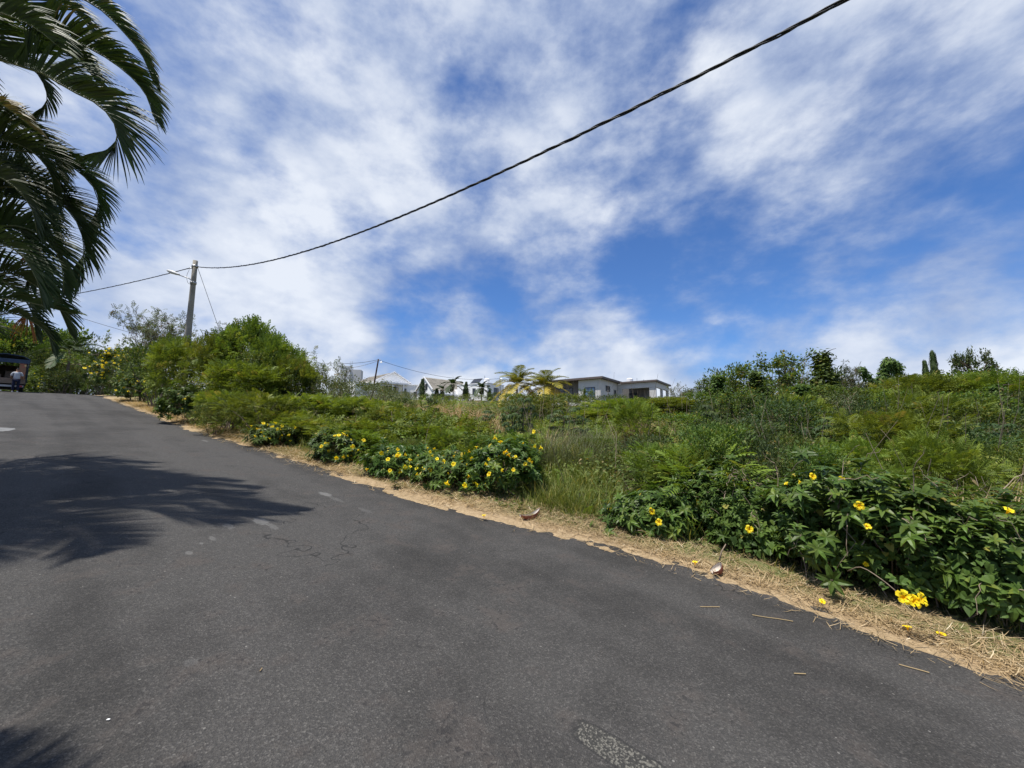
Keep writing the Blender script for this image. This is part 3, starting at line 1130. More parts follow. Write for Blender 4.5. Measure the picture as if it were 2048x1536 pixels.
# ------------------------------------------------------------------ flowering bushes with leaf whorls
def flower_mesh(seed):
    """trumpet with five overlapping rounded petals, 9 cm across, facing +z"""
    rng = np.random.RandomState(seed)
    V, T, var = [], [], []
    n = 0
    k = 10
    for j, (r, z) in enumerate(((.004, -.055), (.009, -.03), (.016, -.006))):
        for i in range(k):
            a = 2 * math.pi * i / k
            V.append((r * math.cos(a), r * math.sin(a), z))
            var.append(.15)
    for j in range(2):
        for i in range(k):
            a, b = j * k + i, j * k + (i + 1) % k
            T += [(a, b, b + k), (a, b + k, a + k)]
    n = 3 * k
    for p in range(5):
        a0 = 2 * math.pi * p / 5 + rng.normal(0, .08)
        R_ = .047 * rng.uniform(.88, 1.1)
        pts = [(.013, -.30), (.013, .30), (.032, -.62), (.032, .0), (.032, .60), (R_ * .93, -.46), (R_, -.05), (R_ * .95, .42)]
        zz = [-.006, -.006, .006, .002, .004, .002, -.004 + rng.normal(0, .004), .004]
        for (r, a), z in zip(pts, zz):
            V.append((r * math.cos(a0 + a), r * math.sin(a0 + a), z))
            var.append(.25 if r < .02 else rng.uniform(.5, .9))
        T += [(n, n + 3, n + 2), (n, n + 1, n + 3), (n + 1, n + 4, n + 3), (n + 2, n + 3, n + 6), (n + 2, n + 6, n + 5), (n + 3, n + 4, n + 7), (n + 3, n + 7, n + 6)]
        n += 8
    return mesh_data('flower', np.array(V), np.array(T), M['petal'], np.array(var))


FLOWERS = [flower_mesh(600 + i) for i in range(3)]
LEAFM = []
for i in range(4):
    V, T = tmpl_leaf(.34 + .03 * i, .07 + .03 * (i % 2), .14 + .10 * (i % 3), .42)
    LEAFM.append(mesh_data('leaf', V, T, M['glossy'], np.full(len(V), (.35, .55, .75, .9)[i])))


def frame_matrix(p, d, up, size):
    d = d / np.linalg.norm(d)
    x = np.cross(d, up)
    x = x / max(np.linalg.norm(x), 1e-6)
    z = np.cross(x, d)
    m = Matrix(((x[0] * size, d[0] * size, z[0] * size, p[0]), (x[1] * size, d[1] * size, z[1] * size, p[1]), (x[2] * size, d[2] * size, z[2] * size, p[2]), (0, 0, 0, 1)))
    return m


def flower_bush(label, px, d, py_top, hw, n_fl, seed, n_whorl=150, leaf_obj=0, leaf=.115, vine=0, group=None, mat='glossy', name='flowering_bush', fl_zone=None, fsize=1.0, cat='bush', low=.1, feather=0):
    """allamanda-like bush: whorls of glossy leaves at the shoot ends, yellow trumpets on top"""
    rng = np.random.RandomState(seed)
    b = base_at(px, d)
    H = max(.3, top_z(py_top, b[1]) - b[2])
    Rr = hw / FPX * d
    o = empty(name, b - np.array([0, 0, .02]), label, cat, group)
    tocam = -b / np.linalg.norm(b[:2])
    tocam[2] = 0
    cen = clump_centres(rng, n_whorl, Rr, H, low * H, .55, lump=1.7)
    mb = MB()
    for i in rng.choice(n_whorl, min(26, n_whorl), replace=False):
        branch_to(mb, rng, np.array([rng.normal() * .22 * Rr, rng.normal() * .22 * Rr, -.1]), cen[i], .009, .003, n=5, sides=4)
    mb.build('branches', M['twig'], o, True)
    ctr = np.array([0, 0, H * .3])
    stray = rng.rand(n_whorl) < .16
    cen = np.where(stray[:, None], ctr + (cen - ctr) * rng.uniform(1.1, 1.38, (n_whorl, 1)), cen)
    cen[:, 2] = np.maximum(cen[:, 2], .04)
    out = nrm(cen - ctr)
    ax = nrm(out * .7 + np.array([0, 0, .55]) + rng.normal(0, .25, cen.shape))
    L = Leaves()
    face = (out @ tocam) + .35 * (cen[:, 2] / H) + .25 * np.linalg.norm(cen[:, :2], axis=1) / Rr
    order = np.argsort(-face)
    shown = set(order[:leaf_obj // 6].tolist())
    for i in range(n_whorl):
        m = rng.randint(5, 8)
        ang = np.arange(m) * 2 * math.pi / m + rng.rand() * 6
        a = ax[i]
        e1 = np.cross(a, [0.3, .1, 1.])
        e1 = e1 / np.linalg.norm(e1)
        e2 = np.cross(a, e1)
        dd = np.cos(ang)[:, None] * e1 + np.sin(ang)[:, None] * e2 + a * rng.uniform(.1, .7) + np.array([0, 0, -.12])
        sz = leaf * rng.uniform(.7, 1.25) * rng.uniform(.8, 1.1, m)
        vv = np.clip(.42 + rng.normal(0, .18) + rng.normal(0, .1, m), 0, .93)
        if rng.rand() < .13:
            vv[rng.randint(m)] = 1.0
        for rep in range(2):        # two tiers along the shoot
            p0 = cen[i] - a * rep * leaf * .55
            if rep == 0 and i in shown:
                for q in range(m):
                    lo = bpy.data.objects.new('leaf', LEAFM[min(3, int(vv[q] * 4))])
                    link(lo)
                    lo.parent = o
                    lo.matrix_local = frame_matrix(p0, dd[q], a, sz[q])
            else:
                L.add('leaf', np.repeat(p0[None], m, 0), dd + rng.normal(0, .2, dd.shape) * rep, np.repeat(a[None], m, 0), sz * (1 + .15 * rep), vv * (1 - .1 * rep))
    mesh_obj('foliage', L.data('foliage', M[mat]), o)
    if vine:
        L2 = Leaves()
        N = vine
        dv = rvec(rng, N)
        dv[:, 2] = np.abs(dv[:, 2]) - .25
        f = lumpy(rng, N)
        pos = dv * (np.array([Rr, Rr, H * .62]) * (rng.rand(N, 1) ** .25) * 1.02) * f(dv)[:, None] + np.array([0, 0, H * .36])
        pos[:, 2] = np.maximum(pos[:, 2], .02)
        dn = dv * .4 + np.array([0, 0, -.45]) + rvec(rng, N) * .6
        L2.add('heart', pos, dn, dv + np.array([0, 0, .5]) + rvec(rng, N) * .4, .062 * rng.uniform(.5, 1.35, N), np.where(rng.rand(N) < .03, 1.0, np.clip(.4 + .22 * np.sin(pos[:, 0] * 7 + pos[:, 2] * 9) + rng.normal(0, .15, N), 0, .92)))
        mesh_obj('creeper', L2.data('creeper', M['vine']), o)
        # bare runners and dead stalks caught in the bush
        ms = MB()
        for k in range(34):
            i, j = rng.randint(n_whorl, size=2)
            branch_to(ms, rng, cen[i] * 1.02, cen[i] * .98 + rng.normal(0, .3, 3) * np.array([Rr, Rr, H]) * .8, .005, .002, n=6, sides=3, wob=.6, up=.25)
        tag(ms.build('dry_stalks', M['twig'], o), kind='stuff')
    if feather:
        L3 = Leaves()
        q = clump_centres(rng, feather // 8, Rr * 1.0, H * 1.1, H * .4, .7)
        pos = np.repeat(q, 8, 0) + rng.normal(0, .10, (len(q) * 8, 3))
        L3.add('bip', pos, nrm(pos - ctr) + rvec(rng, len(pos)) * .6 + np.array([0, 0, .1]), np.array([0, 0, 1.]) + rvec(rng, len(pos)) * .4, .26 * rng.uniform(.6, 1.2, len(pos)), np.clip(.5 + rng.normal(0, .2, len(pos)), 0, .93))
        mesh_obj('feathery_shoots', L3.data('feathery_shoots', M['leucaena']), o)
    # flowers stand proud of the crown on the side of the open sky and the road
    if n_fl:
        fz = face + rng.normal(0, .45, n_whorl)
        if fl_zone:
            fz = np.where((cen[:, 2] / H > fl_zone[0]) & (cen[:, 2] / H < fl_zone[1]), fz, -9)
        for i in np.argsort(-fz)[:n_fl]:
            fo = bpy.data.objects.new('flower', FLOWERS[rng.randint(3)])
            link(fo)
            fo.parent = o
            dirn = nrm(ax[i] * .5 + tocam * .45 + rng.normal(0, .6, 3) + np.array([0, 0, .15]))
            p = cen[i] + ax[i] * .05 + nrm(out[i] + tocam * .6) * .05
            e = np.cross(dirn, [.1, .2, 1.])
            fo.matrix_local = frame_matrix(p, np.cross(dirn, e / np.linalg.norm(e)), dirn, fsize * rng.uniform(.5, 1.15))
    return o

# ------------------------------------------------------------------ palms
def catmull(pts, n):
    pts = np.asarray(pts, float)
    ext = np.concatenate([[2 * pts[0] - pts[1]], pts, [2 * pts[-1] - pts[-2]]])
    m = len(pts) - 1
    out = []
    for u in np.linspace(0, m - 1e-6, n):
        i = int(u)
        t = u - i
        p0, p1, p2, p3 = ext[i:i + 4]
        out.append(.5 * ((2 * p1) + (-p0 + p2) * t + (2 * p0 - 5 * p1 + 4 * p2 - p3) * t * t + (-p0 + 3 * p1 - 3 * p2 + p3) * t ** 3))
    return np.array(out)


def frond_geo(pts, n_leaf, leaf_len, rng, width=.034, r0=.022, lift=.55, sweep=.75, droop=.55, start=.10, up=(0, 0, 1), vbase=.4, vtip=0.0, seg=5, gap=.0, spread=.8):
    """rachis tube + list of leaflet strips (V, T, var) in world space"""
    C = catmull(pts, 60)
    seglen = np.linalg.norm(np.diff(C, axis=0), axis=1)
    arc = np.concatenate([[0], np.cumsum(seglen)])
    tot = arc[-1]
    tan = nrm(np.gradient(C, axis=0))
    mb = MB()
    sel = np.linspace(0, 59, 16).astype(int)
    mb.tube(C[sel], np.linspace(r0, .004, 16), 5)
    leaves = []
    for sgn in (-1, 1):
        for k in range(n_leaf):
            if rng.rand() < gap:
                continue
            f = start + (1 - start) * (k + .5 * (sgn > 0)) / n_leaf
            a = f * tot
            p = np.array([np.interp(a, arc, C[:, j]) for j in range(3)])
            t = nrm(np.array([np.interp(a, arc, tan[:, j]) for j in range(3)]))
            B = np.cross(t, up)
            nb = np.linalg.norm(B)
            B = B / nb if nb > 1e-3 else np.array([1., 0, 0])
            N = np.cross(B, t)
            ln = leaf_len * (math.sin(math.pi * (.16 + .80 * f)) ** .7) * rng.uniform(.88, 1.08)
            sw = sweep * (.7 + .8 * f)
            d = t * sw + B * sgn * spread + N * lift * (1.1 - .5 * f)
            d = nrm(d + rng.normal(0, .05, 3))
            # bend under its own weight
            q = [p]
            dd = d.copy()
            for i in range(seg):
                q.append(q[-1] + dd * ln / seg)
                dd = nrm(dd + np.array([0, 0, -droop * (.12 + .9 * (i / seg) ** 1.6) * (.8 + .4 * rng.rand())]))
            q = np.array(q)
            side = nrm(t - d * np.dot(t, d) + N * .02)
            w = width * np.array([.35, .9, 1.0, .8, .5, .06])[:seg + 1] / 2
            fold = N * .25
            V = np.concatenate([q - side * w[:, None] + fold * w[:, None], q + side * w[:, None] + fold * w[:, None]])
            m_ = seg + 1
            T = []
            for i in range(seg):
                T += [(i, i + 1, m_ + i + 1), (i, m_ + i + 1, m_ + i)]
            vv = np.clip(vbase + rng.normal(0, .10) + np.linspace(0, vtip, m_), 0, 1)
            leaves.append((V, np.array(T), np.concatenate([vv, vv])))
    return mb, leaves


def join_leaves(lv):
    V, T, v, n = [], [], [], 0
    for a, b, c in lv:
        V.append(a)
        T.append(b + n)
        v.append(c)
        n += len(a)
    return np.concatenate(V), np.concatenate(T), np.concatenate(v)


# the feather palm clump on the left edge of the road: three stems, crowns over the road
rng = np.random.RandomState(77)
stems = []
for (s0, c0, hgt, lbl) in ((8.4, -2.3, 5.6, 'tall feather palm overhanging the road, its arching fronds crossing the top left corner'),
                           (10.4, -2.1, 4.3, 'feather palm with fronds drooping low at the left edge, below the tallest crown'),
                           (1.5, -2.9, 4.0, 'feather palm just beyond the left picture edge, shading the bottom left corner')):
    x0, y0 = x_y(s0, c0)
    z0 = float(ground_z(x0, y0))
    root = empty('feather_palm', (x0, y0, z0 - .05), lbl, 'palm tree', 'palms at the left edge of the road')
    tr = MB()
    zz = np.linspace(0, hgt - .9, 24)
    rad = .085 - .02 * zz / hgt + .006 * (np.arange(24) % 2)
    tr.tube(np.stack([.18 * np.sin(zz * .5), .12 * (1 - np.cos(zz * .6)), zz], -1), rad, 10)
    tr.build('trunk', M['bark'], root, True)
    cs = MB()
    cs.tube([(.18 * math.sin(.5 * (hgt - .9)), 0.1, hgt - .95), (.1, .1, hgt - .45), (.05, .05, hgt)], [.085, .10, .05], 8)
    cs.build('crownshaft', M['rachis'], root, True)
    stems.append((root, np.array([x0 + .05, y0 + .05, z0 + hgt])))

# frond control points: photo column, row and depth of the arching rachis
FR = [
    # crown 0 : top of the picture
    (0, [(0, 118, 5.6), (75, 142, 5.4), (140, 180, 5.3), (200, 212, 5.3), (232, 255, 5.3), (228, 296, 5.3), (192, 322, 5.35)], .95, 90, .40, True),
    (0, [(40, 40, 5.9), (120, 70, 5.7), (200, 108, 5.6), (258, 150, 5.6), (292, 190, 5.6), (306, 232, 5.65)], .85, 90, .55, True),
    (0, [(20, -30, 6.0), (120, -20, 5.8), (195, 15, 5.7), (245, 62, 5.7), (285, 112, 5.7), (308, 168, 5.75)], .60, 80, .62, True),
    (0, [(-60, 60, 6.4), (30, 70, 6.3), (100, 92, 6.3), (160, 125, 6.3), (195, 165, 6.3)], .85, 70, .36, False),
    (0, [(-40, 110, 7.0), (50, 128, 6.9), (88, 168, 6.9), (92, 210, 6.9), (66, 243, 6.95)], .48, 60, .5, False),
    (0, [(-90, 170, 6.2), (0, 208, 6.1), (40, 236, 6.1), (72, 262, 6.15)], .5, 46, .85, False),
    (0, [(-120, 0, 5.2), (-20, 20, 5.0), (60, 50, 4.9), (120, 95, 4.9)], .8, 60, .4, False),
    # crown 1 : lower drooping fronds
    (1, [(-60, 300, 7.0), (30, 300, 6.9), (110, 318, 6.9), (165, 350, 6.9), (196, 398, 6.9), (186, 478, 6.95)], .62, 80, .45, False),
    (1, [(-60, 380, 6.8), (30, 372, 6.7), (100, 392, 6.7), (150, 438, 6.7), (168, 500, 6.7), (150, 575, 6.75)], .70, 80, .38, False),
    (1, [(-80, 455, 6.4), (20, 450, 6.3), (80, 470, 6.3), (120, 520, 6.3), (128, 585, 6.35)], .75, 70, .36, False),
    (1, [(-80, 545, 6.8), (10, 545, 6.7), (70, 570, 6.7), (115, 612, 6.7), (140, 668, 6.75)], .68, 70, .38, False),
    (1, [(-80, 590, 6.2), (0, 596, 6.1), (60, 605, 6.1), (110, 618, 6.1), (150, 628, 6.1)], .62, 60, .42, False),
    (1, [(-60, 640, 7.2), (10, 625, 7.1), (60, 640, 7.1), (95, 668, 7.1), (105, 705, 7.1)], .55, 60, .32, False),
    (1, [(-90, 250, 7.4), (-10, 238, 7.3), (60, 262, 7.3), (105, 310, 7.3), (125, 365, 7.3)], .7, 70, .55, False),
    (1, [(-90, 420, 7.6), (-10, 395, 7.5), (50, 400, 7.5), (95, 430, 7.5), (112, 480, 7.5)], .7, 66, .34, False),
    (1, [(-120, 500, 6.0), (-40, 480, 5.9), (30, 500, 5.9), (70, 550, 5.9), (85, 610, 5.9)], .7, 60, .34, False),
    (1, [(-150, 330, 6.2), (-60, 335, 6.1), (10, 360, 6.0), (60, 410, 6.0), (75, 470, 6.0)], .75, 66, .36, False),
    (1, [(-140, 230, 7.8), (-60, 205, 7.7), (0, 235, 7.7), (30, 300, 7.7), (25, 360, 7.7)], .75, 60, .5, False),
    (0, [(-80, 20, 7.2), (10, 30, 7.1), (80, 58, 7.1), (140, 90, 7.1), (180, 130, 7.15)], .8, 70, .34, False),
    (0, [(-60, -40, 6.8), (40, -35, 6.7), (110, -5, 6.7), (165, 40, 6.7), (200, 90, 6.7)], .75, 66, .42, False),
    (1, [(-60, 320, 8.4), (10, 330, 8.3), (60, 355, 8.3), (95, 400, 8.3), (105, 450, 8.3)], .75, 66, .3, False),
    (1, [(-60, 500, 8.4), (10, 490, 8.3), (60, 510, 8.3), (95, 550, 8.3), (110, 600, 8.3)], .75, 66, .3, False),
    (1, [(-90, 580, 8.0), (-20, 560, 7.9), (30, 580, 7.9), (62, 620, 7.9), (72, 672, 7.9)], .7, 60, .3, False),
    (1, [(-60, 440, 7.2), (0, 430, 7.1), (40, 460, 7.1), (62, 510, 7.1), (60, 570, 7.1)], .75, 60, .3, False),
    (1, [(-80, 275, 6.6), (0, 280, 6.5), (60, 300, 6.5), (100, 345, 6.5), (110, 400, 6.5)], .7, 66, .5, False),
]
for ci, cps, ll, nl, vb, single in FR:
    root, crown = stems[ci]
    w = [P(q[0], q[1], q[2] * .86) for q in cps]
    start_ = crown + np.array([0, 0, -.1])
    mid_ = start_ * .45 + w[0] * .55 + np.array([0, 0, .25])
    pts = np.array([start_, mid_] + w)
    mb, lv = frond_geo(pts, int(nl * 1.15) + 24, ll * 1.12, rng, width=.030, r0=.018, lift=.80, sweep=1.0, droop=.40, start=.16, vbase=vb, vtip=.30, spread=.42)
    loc = np.array(root.location)
    fo = mb.build('frond', M['rachis'], root, True, xf=lambda V: V - loc)
    if single:
        lv2 = lv[:]
        kept = []
        for (V, T, v) in lv2:
            if V[0][0] < P(0, 0, 1)[0] * V[0][1]:
                kept.append((V, T, v))
                continue
            mesh_obj('leaflet', mesh_data('leaflet', V - loc, T, M['palm'], v), fo)
        lv = kept
    if lv:
        V, T, v = join_leaves(lv)
        tag(mesh_obj('leaflets', mesh_data('leaflets', V - loc, T, M['palm'], v), fo), kind='stuff')

# fronds behind and to the left of the frame, whose shade lies on the road
for ci, (root, crown) in enumerate(stems):
    loc = np.array(root.location)
    for k in range((14, 7, 8)[ci]):
        s_dir = (-150 + 26 * k + rng.uniform(-8, 8)) if ci == 0 else (100 + 34 * k) if ci == 1 else (42, 58, 74, 100, 140, 190, 230, 280)[k]
        a = R(s_dir)
        hd = np.array([*x_y(math.sin(a), math.cos(a)), 0])
        L_ = rng.uniform(2.2, 2.9)
        ok = crown + hd * L_ * .55
        pts = [crown + np.array([0, 0, -.1]), crown + hd * .5 + np.array([0, 0, .75]), crown + hd * L_ * .55 + np.array([0, 0, 1.05]), crown + hd * L_ * .85 + np.array([0, 0, .65]), crown + hd * L_ + np.array([0, 0, -.05])]
        # keep clear of the picture: fronds that would cross the lens' view are the ones modelled above
        t_ = pts[-1] - np.array([0, 0, CAMZ])
        if t_[0] / max(.3, t_[1] * CP + t_[2] * SP) > -1.36 and t_[1] > 0:
            continue
        mb, lv = frond_geo(pts, 70, .80, rng, width=.055, lift=.6, sweep=.7, droop=.5, start=.14, vbase=.42)
        fo = mb.build('frond', M['rachis'], root, True, xf=lambda V: V - loc)
        V, T, v = join_leaves(lv)
        tag(mesh_obj('leaflets', mesh_data('leaflets', V - loc, T, M['palm'], v), fo), kind='stuff')
# orange flower stalks hanging among the lower fronds
root, crown = stems[1]
loc = np.array(root.location)
for (px, py, d, ln) in ((55, 640, 7.3, .55), (72, 505, 7.3, .5)):
    mb = MB()
    top = P(px, py - 12, d)
    for k in range(34):
        a = rng.rand() * 6.28
        e = top + np.array([math.cos(a) * .16, math.sin(a) * .16, -ln * rng.uniform(.5, 1)])
        branch_to(mb, rng, top, e, .009, .005, n=4, sides=3, up=.25)
    branch_to(mb, rng, crown + np.array([0, 0, -.4]), top, .014, .010, n=5, sides=5, up=.1)
    mb.build('flower_stalk', M['spadix'], root, True, xf=lambda V: V - loc)


def fan_palm(name, label, cat, base, trunk_h, n_fr, flen, leaf_len, mat, seed, group=None, vy=(.2, .9), lean=(0, 0), nleaf=34, trunk_r=.12, width=.07):
    rng = np.random.RandomState(seed)
    root = empty(name, base, label, cat, group)
    tr = MB()
    zz = np.linspace(0, trunk_h, 10)
    tp = np.stack([lean[0] * (zz / trunk_h) ** 1.5, lean[1] * (zz / trunk_h) ** 1.5, zz - .05], -1)
    tr.tube(tp, np.linspace(trunk_r, trunk_r * .7, 10), 8)
    tr.build('trunk', M['bark'], root, True)
    c = tp[-1]
    for k in range(n_fr):
        a = k * 2.399 + rng.uniform(-.2, .2)
        el = 1.15 - 1.5 * (k / n_fr) + rng.uniform(-.1, .1)
        hd = np.array([math.cos(a), math.sin(a), 0])
        L = flen * rng.uniform(.85, 1.1)
        dn = .45 + .45 * k / n_fr
        pts = []
        for t in (0, .25, .5, .75, 1.0):
            pts.append(c + hd * L * (t * math.cos(el) * .75 + .25 * t * t) + np.array([0, 0, L * (t * math.sin(el) - dn * .75 * t ** 2.4)]))
        vb = vy[0] + (vy[1] - vy[0]) * (k / n_fr) ** 1.3
        mb, lv = frond_geo(pts, nleaf, leaf_len, rng, width=width, r0=.03, lift=.15, sweep=.55, droop=.55, start=.12, vbase=vb, vtip=.12, seg=4)
        fo = mb.build('frond', M['rachis'], root, True)
        V, T, v = join_leaves(lv)
        tag(mesh_obj('leaflets', mesh_data('leaflets', V, T, M[mat], v), fo), kind='stuff')
    return root


fan_palm('coconut_palm', 'young coconut palm with yellowing fronds, the left one of the pair before the grey house', 'palm tree', base_at(1034, 46), 2.7, 22, 3.5, .95, 'coco', 801, 'coconut palms by the grey house', (.2, .98), (0, 0), nleaf=46, width=.06)
fan_palm('coconut_palm', 'young coconut palm with a bare spike on top, nearer to the grey house', 'palm tree', base_at(1087, 44), 2.5, 20, 3.3, .95, 'coco', 803, 'coconut palms by the grey house', (.2, .95), (.2, 0), nleaf=46, width=.06)
fan_palm('garden_palm', 'small dark palm with arching fronds before the shingle roofed gable house', 'palm tree', base_at(906, 82), 3.6, 9, 3.2, .8, 'palm', 805, 'dark garden palms', (.2, .5), nleaf=22, width=.16)
fan_palm('garden_palm', 'small dark palm with arching fronds before the two storey white house', 'palm tree', base_at(963, 80), 2.6, 9, 3.0, .8, 'palm', 806, 'dark garden palms', (.2, .5), nleaf=22, width=.16)
fan_palm('garden_palm', 'low dark palm at the foot of the tall gable wall', 'palm tree', base_at(884, 84), 2.8, 7, 2.6, .7, 'palm', 807, 'dark garden palms', (.2, .5), nleaf=20, width=.16)
fan_palm('palm_sapling', 'palm with hanging fronds standing among the trees beyond the truck', 'palm tree', base_at(128, 42), 5.2, 11, 3.2, .85, 'palm', 808, None, (.3, .7), nleaf=26, width=.10, trunk_r=.14)

# ------------------------------------------------------------------ shrubs and trees, near the road first
B = 'bushes along the verge'
flower_bush('dense round bush covered in yellow flowers at the far road corner', 228, 33, 702, 40, 130, 901, 420, 0, .22, fl_zone=(.35, 1.4), fsize=2.3, group=B, low=.03)
flower_bush('green bush with few yellow flowers below the bare topped tree', 272, 26.5, 752, 40, 26, 902, 330, 0, .20, fsize=1.8, group=B, low=.03)
flower_bush('leafy roadside bush at the foot of the concrete pole', 378, 15.2, 778, 48, 8, 903, 320, 0, .15, group=B, low=.02, fsize=1.3)
flower_bush('dark flowering bush, farthest of the low row of yellow flowered bushes', 545, 10.9, 848, 46, 26, 904, 230, 60, .12, group=B, low=.02)
flower_bush('flowering bush with mixed grass, between the farthest and the big flower bush', 676, 9.2, 868, 44, 20, 905, 200, 80, .115, group=B, low=.02)
flower_bush('flowering bush with dark leaves, left end of the big flower mass', 795, 8.0, 890, 66, 24, 906, 250, 150, .11, group=B, low=.02)
flower_bush('flowering bush in the middle of the big flower mass', 905, 7.5, 905, 66, 22, 907, 250, 150, .11, group=B, low=.02)
flower_bush('flowering bush at the right end of the big flower mass beside tall grass', 1010, 7.0, 890, 78, 34, 908, 330, 200, .11, group=B, low=.02)
flower_bush('glossy leaved bush right of the grass gap, a yellow flower at its left edge', 1315, 5.45, 985, 78, 3, 909, 220, 260, .10, vine=900, group=B, low=.02)
flower_bush('creeper covered bush behind the glossy leaved bush', 1432, 5.6, 922, 84, 3, 910, 200, 120, .10, vine=2200, group=B, low=.02, feather=120)
flower_bush('tangled creeper bush with small heart leaves above the fallen sheath', 1535, 4.85, 960, 88, 2, 911, 120, 90, .08, mat='vine', vine=3600, group=B, low=.02)
flower_bush('bush with long leaf rosettes and one open yellow flower on its left side', 1655, 4.2, 945, 100, 4, 912, 200, 240, .11, vine=1600, group=B, low=.02)
flower_bush('dark bush with large leaf rosettes overhanging a cluster of yellow flowers', 1810, 3.82, 940, 112, 3, 913, 210, 260, .12, mat='broad', vine=1600, group=B, low=.02)
flower_bush('bush draped with pale creepers and dry stalks at the right edge', 1990, 3.4, 960, 116, 2, 914, 130, 120, .10, mat='vine', vine=3400, group=B, low=.02)

